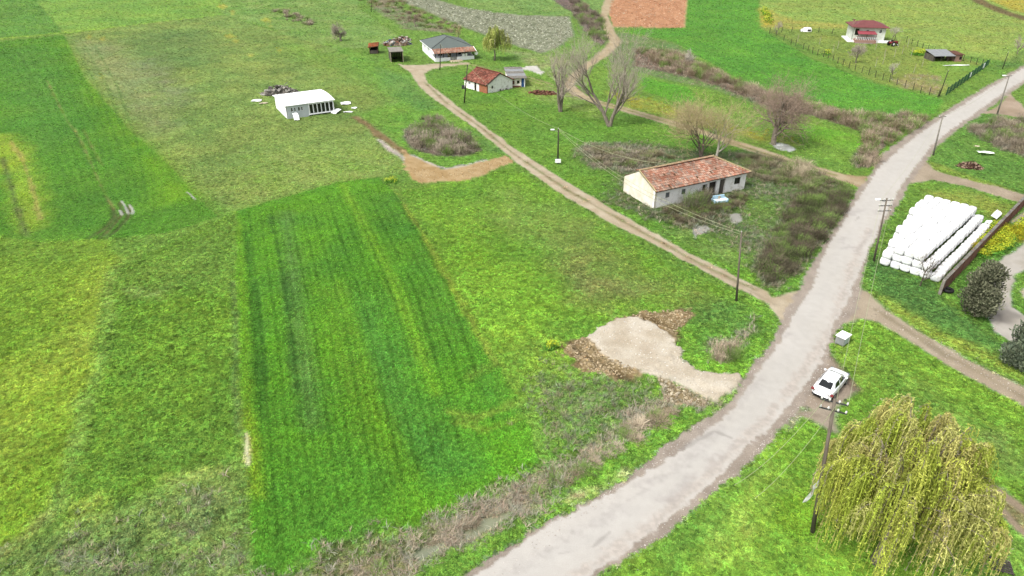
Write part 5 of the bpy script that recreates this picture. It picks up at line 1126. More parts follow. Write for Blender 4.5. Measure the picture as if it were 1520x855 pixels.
# strands and leaves ----------------------------------------------
leaf_m = mat_attr('willow_leaf', 'Col', nscale=2, amp=.12, rough=.6, spec=.25, transl=.4)
con_m = mat_attr('conifer_leaf', 'Col', nscale=3, amp=.15, rough=.7, spec=.2)
def colmesh(name, vs, fs, cc, m, parent):
    me = bpy.data.meshes.new(name); V = np.array(vs, np.float32); F = np.array(fs, np.int32)
    me.vertices.add(len(V)); me.vertices.foreach_set('co', V.ravel()); k = F.shape[1]
    me.loops.add(F.size); me.loops.foreach_set('vertex_index', F.ravel()); me.polygons.add(len(F)); me.polygons.foreach_set('loop_start', np.arange(0, F.size, k, dtype=np.int32)); me.update(calc_edges=True)
    a = me.color_attributes.new('Col', 'FLOAT_COLOR', 'POINT'); a.data.foreach_set('color', np.concatenate([np.array(cc), np.ones((len(cc), 1))], 1).astype(np.float32).ravel())
    me.materials.append(m); o = bpy.data.objects.new(name, me); COL.objects.link(o); o.parent = parent; return o
def willow(base, ctr, H, Rr, label, nb, ns, leaf=(.035, .085), seed=1, cols=('b9be42',), drop=(.3, .9), limb_r=.16, trunk_r=.45, step=.16, reach=(.1, .7), gap=None):
    R = random.Random(seed); t = thing('weeping_willow', (base.x, base.y, ground_z(base.x, base.y)-.1), label, 'tree'); off = Vector((ctr.x-base.x, ctr.y-base.y, 0))
    tr = MB(); lb = MB(); fk = off*.35+Vector((0, 0, H*.33))
    tr.tube([Vector((0,0,0)), off*.15+Vector((.1,0,H*.15)), fk], [trunk_r*1.2, trunk_r*.9, trunk_r*.75], 9)
    tr.build('trunk', M_['bark'], t, smooth=True)
    vs = []; fs = []; cc = []; C = [alb(c) for c in cols]; pale = alb('cfc4a8')
    for b in range(nb):
        a = 2*math.pi*((b*.618) % 1)+R.uniform(-.3, .3); rr = math.sqrt((b+.7)/nb)*R.uniform(.8, 1.08)
        top = H*(1-.40*rr**2.0)*R.uniform(.78, 1.04); tip = off+Vector((math.cos(a)*rr*Rr, math.sin(a)*rr*Rr, top))
        mid = fk.lerp(tip, .6)+Vector((0, 0, H*.10+R.uniform(0, .6))); path = []
        for i in range(9): s = i/8; path.append(fk*(1-s)**2+mid*2*s*(1-s)+tip*s*s)
        path.append(tip+Vector((math.cos(a)*.35, math.sin(a)*.35, -.35)))
        lb.tube(path, [limb_r*(1-.85*i/9) for i in range(10)], 5)
        bc = C[R.randrange(len(C))]*R.uniform(.85, 1.15); vig = R.uniform(.35, 1.5); bd = R.uniform(.5, 1.1)
        if gap and math.cos(a-gap) > .6 and rr > .45: vig *= .35
        for s_ in range(int(ns*vig)):
            f = R.random()**.55; i0 = 3.5+f*5.4; i1 = int(i0); q = path[min(i1, 8)].lerp(path[min(i1+1, 9)], i0-i1)
            th = R.gauss(a, 1.1); ou = Vector((math.cos(th), math.sin(th), 0)); rc = R.uniform(*reach); L_ = max(.7, q.z*R.uniform(*drop)*bd); Ls = min(L_, q.z-.12)
            p = q+Vector((R.uniform(-.12,.12), R.uniform(-.12,.12), R.uniform(-.05,.2))); n = max(5, int((Ls+rc)/step)); c = bc*R.uniform(.75, 1.3) if R.random() > .05 else pale
            prev = p; ph = R.uniform(0, 6.28); wdir = Vector((math.cos(ph), math.sin(ph), 0)); sw = R.uniform(-.12, .12)
            for i in range(n):
                s = (i+1)/n; hx_ = rc*(1-(1-min(1, s*1.7))**2); z = .22*rc*math.sin(min(1, s*3)*math.pi)-Ls*s**1.5; side = wdir*(sw*math.sin(s*5+ph))
                nx = p+ou*hx_+side+Vector((0, 0, z)); k = R.uniform(.72, 1.3); wd = (wdir+Vector((R.uniform(-.8,.8), R.uniform(-.8,.8), R.uniform(-.2,.2)))).normalized()*R.uniform(*leaf)*.5; m = len(vs)
                vs += [tuple(prev-wd*.4), tuple(prev+wd*.4), tuple(nx+wd), tuple(nx-wd)]; fs.append((m, m+1, m+2, m+3)); cc += [c*k]*4
                lf = Vector((R.uniform(-1,1), R.uniform(-1,1), R.uniform(-1.2,.2))).normalized()*R.uniform(1.4, 2.6)*leaf[1]; lw = lf.cross(Vector((R.uniform(-1,1), R.uniform(-1,1), 1))).normalized()*leaf[1]*.33; m = len(vs); mp_ = prev.lerp(nx, .5)
                vs += [tuple(mp_), tuple(mp_+lf*.5+lw), tuple(mp_+lf), tuple(mp_+lf*.5-lw)]; fs.append((m, m+1, m+2, m+3)); cc += [c*k*R.uniform(.9, 1.2)]*4
                prev = nx
    lb.build('limbs', M_['bark'], t, smooth=True)
    colmesh('crown', vs, fs, np.clip(np.array(cc), 0, .8), leaf_m, t); print('willow faces', len(fs)); return t
willow(gp(1303, 836), gp(1353, 702, 7), 11.6, 4.75, 'huge yellow-green weeping willow hanging over the grass beside the utility pole', 112, 47, seed=5, cols=('f8ff7c', 'e6f46c', 'ffff9c', 'd8ea64', 'efe890'), drop=(.2, .95), limb_r=.08, gap=-2.0, step=.185)
b_ = gp(734, 90); willow(b_, b_+Vector((.2, 0, 0)), 8.8, 3.3, 'small weeping willow with a bare trunk right of the grey-roofed farmhouse', 30, 26, leaf=(.07, .15), seed=6, cols=('dfea84', 'ccdc74', 'e8ea94'), drop=(.25, .7), limb_r=.07, trunk_r=.22, step=.3)
def conifer(px, py, H, Rr, label, n, seed, cols, pt=1.0, name='cypress_tree', base_z=.3, leaf=.22):
    p = gp(px, py); R = random.Random(seed); t = thing(name, (p.x, p.y, ground_z(p.x, p.y)-.1), label, 'tree')
    tr = MB().tube([(0,0,0), (.05,0,H*.5), (0,0,H*.85)], [.16, .1, .04], 7); 
    lob = [(R.uniform(0, 6.28), R.uniform(.05, .95), R.uniform(.25, .4)) for _ in range(46)]
    for a, h, _ in lob[:16]: tr.tube([(0, 0, h*H*.8), (math.cos(a)*Rr*.6, math.sin(a)*Rr*.6, h*H*.85+.4)], [.05, .02], 4)
    tr.build('trunk', M_['dark_bark'], t)
    vs = []; fs = []; cc = []; C = [alb(c) for c in cols]
    for a, h, s_ in lob:
        pr = math.sin(math.pi*min(1, (h*.92+.08))**pt)**.6; c0 = Vector((math.cos(a)*Rr*pr*R.uniform(.35, .8), math.sin(a)*Rr*pr*R.uniform(.35, .8), base_z+h*(H-base_z)*.96))
        br = R.uniform(.7, 1.25)
        for k in range(n//46):
            v = Vector((R.gauss(0,1), R.gauss(0,1), R.gauss(0,1.2))).normalized()*(R.random()**.33)*Rr*s_*1.15; q = c0+v; q.z = max(q.z, .1)
            up = (v.normalized()*.8+Vector((R.uniform(-.6,.6), R.uniform(-.6,.6), .9))).normalized(); sd_ = up.orthogonal().normalized(); sd_.rotate(Matrix.Rotation(R.uniform(0, 6.28), 3, up))
            l_ = leaf*R.uniform(.6, 1.2); w_ = l_*.35; m = len(vs); c = C[R.randrange(len(C))]*br*R.uniform(.7, 1.3)
            vs += [tuple(q-sd_*w_), tuple(q+sd_*w_), tuple(q+up*l_+sd_*w_*.3), tuple(q+up*l_-sd_*w_*.3)]; fs.append((m, m+1, m+2, m+3)); cc += [c]*4
    colmesh('crown', vs, fs, np.clip(np.array(cc), 0, .6), con_m, t)
CG = ('9c9f80', '868a6c', 'b0b292', '70775e')
conifer(1446, 470, 6.0, 1.95, 'dark grey-green conical cypress beside the end of the brick wall', 9200, 3, CG)
conifer(1512, 545, 4.6, 1.9, 'rounded grey-green conifer cut off by the right edge, below the concrete yard', 8000, 4, ('8c9a80', '788870', 'a4b090'), pt=.8)
# ---------------------------------------------------------------- thickets (too tangled to count)
def inside_pts(poly, n, R):
    P = W(poly); lo = P.min(0); hi = P.max(0); out = []
    X = R.uniform(lo[0], hi[0], n*6); Y = R.uniform(lo[1], hi[1], n*6); k = inside(X, Y, P); return X[k][:n], Y[k][:n]
def thicket(poly, n, size, cols, label, seed, hgt=(.8, 1.2), arch=.7, thin=1.0, name='thicket', leafy=.0, leafcol=None):
    R = np.random.default_rng(seed); X, Y = inside_pts(poly, n, R); r = random.Random(seed); tms = []
    for q in range(4):
        v = []; f = []
        for k in range(110):
            a = r.uniform(0, 6.28); d = r.uniform(0, .7); blade(v, f, d*math.cos(a), d*math.sin(a), r.uniform(.55, 1.15), r.uniform(.008, .02)*thin, r.uniform(.1, arch), a+r.uniform(-1, 1), seg=3)
        for k in range(90):
            a = r.uniform(0, 6.28); rr = math.sqrt(r.random())*.95; c = Vector((math.cos(a)*rr, math.sin(a)*rr, r.uniform(.3, 1)*math.sqrt(max(.1, 1-rr*rr*.8)))); dv = Vector((r.uniform(-1,1), r.uniform(-1,1), r.uniform(-.4,.8))).normalized()*r.uniform(.12, .3); sv = dv.orthogonal().normalized()*.012*thin; m = len(v)
            v += [tuple(c-sv), tuple(c+sv), tuple(c+dv)]; f.append((m, m+1, m+2))
        me = bpy.data.meshes.new(name+'_clump'); me.from_pydata(v, [], f); me.update(); tms.append(me)
    m = mat_attr(name, 'tcol', 'INSTANCER', nscale=3, amp=.15, rough=.85)
    for me in tms: me.materials.append(m)
    k = len(X); Z = survey(X, Y)[4]; C = np.array([alb(c) for c in cols])[R.integers(0, len(cols), k)]*R.uniform(1.2, 1.9, k)[:, None]; gm = R.random(k) < .3; C[gm] = alb('8fae5c')*R.uniform(.8, 1.3, gm.sum())[:, None]
    s = size*R.uniform(.6, 1.25, k); P = np.stack([X, Y, Z], 1)
    ROT = np.stack([R.uniform(-.2, .2, k), R.uniform(-.2, .2, k), R.uniform(0, 6.28, k)], 1)
    scatter(name, label, tms, P, ROT, np.stack([s, s, s*R.uniform(*hgt, k)], 1), np.clip(C, 0, .7), m)
BR = ('9a8a7a', '85776a', 'a89c8c', '776a58')
thicket([(1185,295),(1262,285),(1240,325),(1215,362),(1150,428),(1128,405),(1150,350)], 330, 1.15, ('6c6454', '5c5844', '545a3c', '74685a'), 'grey-brown bramble thicket between the derelict house and the road', 1)
thicket([(945,75),(1000,80),(1030,94),(1100,128),(1190,157),(1290,174),(1380,175),(1345,200),(1305,230),(1290,250),(1270,246),(1285,215),(1280,195),(1200,170),(1130,150),(1060,122),(990,105)], 520, 1.5, ('a89884', '94826e', 'b4a48e', '85765f'), 'long leafless hedge of brown scrub running to the road', 2)
thicket([(603,205),(614,188),(640,182),(688,200),(712,222),(690,230),(650,230),(620,222)], 130, 1.5, ('a59a88', '8f8372', 'b5aa96'), 'grey reed and bramble clump beside the dirt track bend', 3, arch=.5)
thicket([(622,178),(640,172),(660,185),(640,192)], 14, 1.2, ('7f7466', '948878'), 'small dark scrub clump above the reed clump', 13)
thicket([(845,-5),(880,15),(893,30),(900,60),(890,66),(870,50),(852,25)], 110, 1.6, ('8f8274', '7d7264'), 'dark scrub along the top of the bending field track', 4)
thicket([(1440,195),(1480,178),(1520,178),(1600,205),(1600,255),(1520,230),(1480,218)], 150, 1.3, ('948a7a', '857a68', 'a0967e'), 'grey leafless scrub mound beside the road turning', 5)
thicket([(405,16),(425,14),(455,26),(470,38),(450,38),(420,28)], 45, 1.5, ('9a8c7c', 'aea08e'), 'low line of grey scrub alone in the upper left meadow', 6, hgt=(.5,.8))
thicket([(530,0),(600,35),(680,50),(690,42),(610,10),(580,-10)], 120, 1.5, ('a08f7c', '8f8070', '8c8a60'), 'brown scrub strip left of the ploughed field', 7, hgt=(.5,.9))
thicket([(860,222),(960,222),(1000,235),(960,252),(890,245)], 120, 1.1, ('9a9080', '8a8068', '7f7a5c'), 'low grey brambles left of the derelict house roof', 8, hgt=(.4,.8))
thicket([(1090,232),(1180,240),(1255,280),(1200,285),(1110,262)], 150, 1.2, ('80785f', '6f6c50', '8f8670'), 'dark brambles behind the right end of the derelict house', 9, hgt=(.5,.9))
thicket([(975,318),(1030,300),(1105,288),(1110,300),(1070,318),(1000,335)], 110, .9, ('6f6450', '7f7460', '666048'), 'dark brambles against the front wall of the derelict house', 10, hgt=(.5,1))
thicket([(1014,306),(1030,296),(1048,292),(1050,302),(1028,312)], 26, 1.25, ('7a7262', '6a6450', '8a8474'), 'bramble climbing the front wall of the derelict house up to the eaves', 16, hgt=(1.0,1.8))
thicket([(1060,520),(1085,505),(1100,520),(1085,540),(1062,540)], 16, .9, ('c0b09a', 'b0a08a'), 'pale dry twigs beside the gravel patch', 11)
thicket([(1165,250),(1180,240),(1200,250),(1195,265),(1175,268)], 22, 1.3, ('c0b498', 'b4a88c'), 'pale yellowish dry bush beside the derelict house brambles', 12)
def flowers(poly, n, size, label, seed):
    R = np.random.default_rng(seed); X, Y = inside_pts(poly, n, R); k = len(X); Z = survey(X, Y)[4]
    for nm, kd, c, up, lb in (('weeds', TW, '6aa53c', .0, 'green leaves under the '+label), ('yellow_flowers', TY, 'e4f04a', .12, label)):
        m = mat_attr(nm, 'tcol', 'INSTANCER', nscale=3, amp=.12, rough=.7, transl=.2)
        C = alb(c)[None]*R.uniform(.9, 1.6, k)[:, None]; s = size*R.uniform(.7, 1.2, k); P_ = np.stack([X, Y, Z+up], 1)
        ROT = np.stack([R.uniform(-.1, .1, k), R.uniform(-.1, .1, k), R.uniform(0, 6.28, k)], 1)
        scatter(nm, lb, [tmpl(nm, kd, q, m) for q in range(4)], P_, ROT, np.stack([s, s, s*R.uniform(.8, 1.2, k)], 1), np.clip(C, 0, .8), m)
flowers([(1440,368),(1452,352),(1466,342),(1480,336),(1504,352),(1500,368),(1484,378),(1455,384)], 170, .62, 'yellow mustard bushes along the brick wall', 31)
flowers([(1498,338),(1520,326),(1560,330),(1560,352),(1512,352)], 90, .62, 'yellow mustard bushes at the right edge of the picture', 32)
flowers([(1352,80),(1362,76),(1378,78),(1376,83),(1355,84)], 40, .8, 'yellow flowering bushes in the garden left of the shelter', 33)
flowers([(1130,14),(1140,14),(1150,36),(1136,38)], 40, .9, 'yellow flowering strip at the corner of the green crop', 34)
flowers([(1218,78),(1230,77),(1232,83),(1220,84)], 12, .7, 'small yellow bushes at the garden fence', 35)
flowers([(570,268),(590,266),(588,274),(572,273)], 18, .5, 'yellow flowers at the top corner of the long crop strip', 36)
flowers([(812,512),(826,508),(828,518),(814,522)], 10, .5, 'yellow flower tuft left of the brown soil bank', 37)
thicket([(915,640),(1000,602),(1010,612),(930,665),(850,715),(790,745),(780,735),(860,690)], 60, .75, ('b5a68c', 'a5967c', 'c4b69e'), 'tangled dead canes in the roadside ditch below the gravel patch', 14, hgt=(.5,.9), arch=1.1, thin=1.6)
thicket([(700,776),(760,745),(780,735),(700,768),(650,788),(610,803),(520,842),(540,852),(600,822)], 45, .6, ('b5a68c', 'a5967c', 'c4b69e'), 'tangled dead canes round the ditch water', 15, hgt=(.5,.9), arch=1.1, thin=1.8)

# ---------------------------------------------------------------- loose stones and clods
def stones(poly, n, size, cols, label, seed, name='loose_stones', line=None):
    R = np.random.default_rng(seed); r = random.Random(seed)
    if line is None: X, Y = inside_pts(poly, n, R)
    else:
        Pl = W(poly); k = R.integers(0, len(Pl)-1, n); t_ = R.random(n)[:, None]; q = Pl[k]*(1-t_)+Pl[k+1]*t_+R.normal(0, line, (n, 2)); X, Y = q[:, 0], q[:, 1]
    tms = []; m = mat_attr(name, 'tcol', 'INSTANCER', nscale=8, amp=.15, rough=.9)
    for q in range(3):
        bm = bmesh.new(); bmesh.ops.create_icosphere(bm, subdivisions=1, radius=1)
        for v in bm.verts: v.co *= r.uniform(.7, 1.15); v.co.z *= .6
        me = bpy.data.meshes.new(name+'_piece'); bm.to_mesh(me); bm.free(); me.materials.append(m); tms.append(me)
    k = len(X); Z = survey(X, Y)[4]; C = np.array([alb(c) for c in cols])[R.integers(0, len(cols), k)]*R.uniform(.75, 1.15, k)[:, None]
    s = size*R.uniform(.4, 1., k)**1.5; scatter(name, label, tms, np.stack([X, Y, Z+.2*s], 1), np.stack([R.uniform(-.5, .5, k), R.uniform(-.5, .5, k), R.uniform(0, 6.28, k)], 1), np.stack([s, s*.8, s*.8], 1), np.clip(C, 0, .8), m)
stones([(872,500),(924,476),(948,475),(995,501),(1014,533),(1056,553),(1093,558),(1066,592),(977,557),(898,529)], 650, .09, ('fffaf0', 'f4ead6', 'e8dcc4'), 'pale stones in the gravel patch', 51)
stones([(838,517),(870,501),(898,531),(950,553),(908,561),(872,552)], 600, .18, ('c8b490', 'b09e7c', 'dcc8a4'), 'clods of brown earth left of the gravel patch', 52, name='earth_clods')
stones([(935,467),(964,462),(995,460),(1030,466),(1015,482),(1003,500),(972,484)], 400, .16, ('c8b490', 'b09e7c', 'dcc8a4'), 'clods of brown earth behind the gravel patch', 53, name='earth_clods')
stones([(977,559),(1024,578),(1056,595),(1030,604),(985,590)], 260, .2, ('ccbc9c', 'b4a480', 'e4d8bc'), 'clods and rubble at the ditch end below the gravel patch', 54, name='earth_clods')
stones([(602,247),(660,258),(757,234),(760,240),(683,268),(623,271)], 300, .13, ('dcbc8c', 'c4a474', 'ecd8b0'), 'lumps of soil on the sandy path', 55, name='earth_clods')
stones([(700,892),(857,757),(925,715),(1040,634),(1120,545),(1175,455)], 900, .06, ('e8e0d6', 'd0c6ba', 'f2ece6'), 'grit along the left road shoulder', 56, line=.35)
stones([(930,838),(1056,740),(1140,662),(1195,605),(1233,512),(1278,410),(1330,310)], 1200, .06, ('e8e0d6', 'd0c6ba', 'f2ece6'), 'grit along the right road shoulder', 57, line=.4)
stones([(907,-5),(1020,-5),(1015,40),(914,39),(905,20)], 1400, .34, ('ecb48c', 'd49c74', 'f8ccaa'), 'clods of orange soil on the bare field', 58, name='earth_clods')
stones([(600,0),(633,14),(686,37),(766,66),(803,77),(827,69),(850,50),(845,26),(770,24),(700,12)], 2200, .4, ('c0c4ac', 'a4a890', 'd6d8c0'), 'grey clods on the ploughed field', 59, name='earth_clods')
stones([(1290,455),(1383,506),(1440,540),(1520,585)], 500, .08, ('dcd2c4', 'b8ac9c'), 'small stones on the dirt lane to the right', 60, line=.8)
# ---------------------------------------------------------------- poles and lines
def topz(base, ty):
    """height of a pole whose top shows at row ty"""
    v = (ty-427.5)/FOC; y = base.y
    return CAMH-(y*SP+v*y*CP)/(CP-v*SP)
TOPS = {}
def pole(key, bx, by, tx, ty, label, arms=0, m='pole_wood', r=.12, lamp=False, lampside=-1, brace=False, az=None, box=False):
    b = gp(bx, by); H = topz(b, ty); tp = gp(tx, ty, H); lean = Vector((tp.x-b.x, tp.y-b.y, H)); t = thing('utility_pole', (b.x, b.y, -.1), label, 'utility pole')
    MB().tube([(0,0,0), tuple(lean*.5), tuple(lean)], [r*1.25, r, r*.8], 8).build('pole_shaft', M_[m], t, smooth=True)
    az = math.radians(20 if az is None else az); U = Vector((math.cos(az), math.sin(az), 0)); ends = []
    for k in range(arms):
        c = lean*(1-(.25+.62*k)/H); w_ = .75
        a = MB().tube([c-U*w_, c+U*w_], .05, 4).build('crossarm', M_['steel'], t)
        for s in (-w_*.92, -w_*.35, w_*.35, w_*.92) if arms > 1 else (-w_*.9, w_*.9):
            q = c+U*s; MB().tube([q, q+Vector((0,0,.12)), q+Vector((0,0,.2))], [.03, .07, .04], 6).build('insulator', M_['insulator'], a)
    if not arms: MB().tube([lean-Vector((0,0,.1)), lean+Vector((0,0,.12))], [.05, .04], 5).build('insulator', M_['insulator'], t)
    if lamp:
        c = lean*(1-.45/H); e = c+Vector((lampside*.9, .1, .25)); MB().tube([c, e], .03, 5).build('lamp_arm', M_['zinc'], t)
        MB().box(-.3, -.14, -.06, .3, .14, .1, Matrix.Translation(e)).build('lamp_head', M_['clean_white'], t, bevel=.03)
    if box: MB().box(-.45, -.3, .35, .45, -.12, .9).build('meter_box', M_['clean_white'], t)
    TOPS[key] = (b+lean+Vector((0,0,-.1)), U); return t
pole('P1', 1206, 790, 1240, 590, 'tall weathered pole with crossarms in front of the big willow, near the white car', arms=2, r=.12, az=-25)
pole('P2', 1297, 388, 1317, 293, 'roadside pole with three crossarms and a white lamp, left of the white bales', arms=3, r=.1, lamp=True, lampside=-1, az=5)
pole('P3', 1385, 231, 1400, 170, 'grey roadside pole beside the firewood pile side of the road', arms=1, m='concrete')
pole('P4', 1480, 170, 1499, 110, 'roadside pole with a stay at the dirt turning, upper right', arms=1, m='concrete', lamp=True, lampside=-1)
pole('P5', 1394, 143, 1408, 104, 'thin dark pole at the green panel fence corner', m='dark_pole', r=.09)
pole('P6', 1488, 102, 1497, 77, 'furthest thin dark pole on the right, beyond the road', m='dark_pole', r=.09)
pole('P7', 1093, 447, 1101, 343, 'slim wooden pole at the lower end of the diagonal dirt track', m='pole_wood', r=.1)
pole('P8', 828, 243, 829, 190, 'dark pole with a lamp and a white meter box beside the long dirt track', m='dark_pole', r=.11, lamp=True, box=True)
pole('P9', 689, 153, 694, 95, 'dark pole with a transformer box left of the red-roofed cottage', m='dark_pole', r=.11)
pole('P10', 653, 104, 654, 65, 'dark pole in front of the grey-roofed farmhouse veranda', m='dark_pole', r=.1)
pole('P11', 551, 18, 551, -12, 'thin pole standing alone at the very top of the meadow', m='dark_pole', r=.09)
bz = TOPS['P9'][0]; b9 = gp(689, 153)
o = MB().box(-.35, -.3, 3.0, .25, -.1, 3.7).build('transformer_box', M_['steel'], None); o.parent = [x for x in COL.objects if x.get('label', '').startswith('dark pole with a transformer')][0]
def cable(a, b, sag, label, r=.017, m='wire_pale', n=14):
    pts = [a.lerp(b, i/n)-Vector((0, 0, sag*4*(i/n)*(1-i/n))) for i in range(n+1)]
    o = MB().tube(pts, r, 4).build('power_line', M_[m]); tag(o, label, 'power line'); return o
P = lambda k, s=0, d=0: TOPS[k][0]+TOPS[k][1]*s+Vector((0, 0, -d))
cable(P('P1', .1, .1), P('P2', -.6, .1), 1.1, 'left pale wire from the willow pole to the bale-side pole')
cable(P('P1', .75, .1), P('P2', .6, .1), 1.1, 'right pale wire from the willow pole to the bale-side pole')
cable(P('P2', -.6, .1), P('P3', -.5, .1), 1.0, 'left wire from the bale-side pole up the road', r=.012)
cable(P('P2', .6, .1), P('P3', .5, .1), 1.0, 'right wire from the bale-side pole up the road', r=.012)
cable(P('P3', 0, .1), P('P4', 0, .1), 1.0, 'wire between the two upper roadside poles', r=.012)
cable(P('P7'), P('P8'), 1.6, 'wire from the slim track pole to the lamp pole', r=.02)
cable(P('P7', .1, .3), P('P8', .1, .3), 1.9, 'lower wire from the slim track pole to the lamp pole', r=.02)
cable(P('P8'), gp(1000, 244, 3.2), 1.2, 'pale cable sagging from the lamp pole to the derelict house roof', r=.028)
cable(P('P8'), P('P9'), 1.5, 'wire from the lamp pole to the cottage pole', r=.016)
cable(P('P9'), P('P10'), 1.2, 'wire between the cottage pole and the farmhouse pole', r=.016)
cable(P('P1', -.5, .2), gp(1090, 720, 5), .8, 'pale wire leaving the willow pole to the lower left', r=.014)
cable(P('P1', .2, .3), gp(1120, 740, 4), .8, 'second pale wire leaving the willow pole to the lower left', r=.014)
# ---------------------------------------------------------------- fences
def postfence():
    pts = [(1142,50),(1152,53),(1163,60),(1174,66),(1181,68),(1192,73),(1199,75),(1206,79),(1213,82),(1222,85),(1229,87),(1236,90),(1243,94),(1251,97),(1260,101),(1269,104),(1279,108),(1289,111),(1299,115),(1310,119),(1320,122),(1331,126),(1343,130),(1355,134),(1366,138),(1379,141),(1392,144)]
    rear = [(1142,50),(1160,48),(1175,47),(1190,48),(1215,48),(1235,50),(1328,60),(1345,63),(1353,66),(1361,69),(1369,72),(1377,75),(1386,77),(1396,80),(1407,83),(1418,87),(1430,90),(1440,93),(1449,96),(1458,97)]
    for lst, lab in ((pts, 'long wire fence on dark posts between the green crop and the garden'), (rear, 'rear wire fence on dark posts behind the maroon-roofed house')):
        b = gp(*lst[0]); t = thing('wire_fence', (b.x, b.y, 0), lab, 'fence'); R = random.Random(len(lst)); P_ = []
        for q in lst:
            p = gp(*q)-b; h = R.uniform(1.35, 1.7); lx = R.uniform(-.12, .12); MB().tube([(p.x,p.y,-.1), (p.x+lx,p.y+.05,h)], [.08,.07], 5).build('post', M_['dark_pole'], t); P_.append(Vector((p.x, p.y, 0)))
        w_ = MB()
        for h in (.45, .85, 1.25): w_.tube([q+Vector((0,0,h)) for q in P_], .012, 3)
        w_.build('wire', M_['steel'], t)
postfence()
def greenfence():
    a = gp(1404, 142); b = gp(1467, 97); d = b-a; an = math.atan2(d.y, d.x); t = thing('panel_fence', (a.x, a.y, 0), 'dark green panel fence along the road edge of the garden', 'fence', an); n = 13; s = d.length/n
    for k in range(n):
        MB().box(k*s-.08, -.08, 0, k*s+.08, .08, 1.8).build('post', M_['green_paint'], t)
        m = MB()
        for j in range(7): x = k*s+.16+j*(s-.3)/6; m.box(x-.05, -.02, .1, x+.05, .02, 1.6)
        m.box(k*s+.08, -.035, .35, (k+1)*s-.08, -.021, .45); m.box(k*s+.08, -.035, 1.3, (k+1)*s-.08, -.021, 1.4)
        m.build('mesh_panel', M_['green_paint'], t)
    for x, w_, lab in ((6.5*s, .7, ''), (10.7*s, 1.6, '')):
        MB().box(x, -.09, .4, x+w_, -.05, 1.5).build('white_notice', M_['clean_white'], t)
greenfence()
# garden saplings with whitewashed stems
def saplings():
    t0 = None; R = random.Random(4)
    for (x, y, lab) in ((1184,62,'beside the fence, far left'), (1216,66,'left of the maroon-roofed house'), (1236,78,'below the house terrace, left'), (1243,72,'nearest the terrace corner'), (1299,74,'just below the terrace'), (1313,83,'right of the pink fruit tree'), (1327,85,'in the middle row'), (1310,95,'lower middle of the garden'), (1299,100,'in the lowest row'),
                        (1333,70,'beside the red tractor'), (1339,80,'behind the yellow flowers, left'), (1347,70,'near the rear fence'), (1352,84,'in front of the yellow flowers'), (1368,100,'below the shelter'), (1356,108,'at the bare garden patch')):
        p = gp(x, y); t = thing('sapling', (p.x, p.y, 0), 'young sapling with a whitewashed stem, '+lab, 'sapling', group='whitewashed saplings in the garden')
        h = R.uniform(1.7, 2.4); MB().tube([(0,0,0), (R.uniform(-.1,.1),0,h*.6), (R.uniform(-.2,.2),0,h)], [.05,.04,.02], 5).build('trunk', M_['pale_twig'], t)
        m = MB()
        for k in range(9): a = R.uniform(0, 6.28); z = h*R.uniform(.5, .95); m.tube([(0,0,z), (math.cos(a)*.45, math.sin(a)*.45, z+.4)], [.014,.006], 3, cap=False)
        m.build('crown', M_['twig_yellow'], t)
saplings()
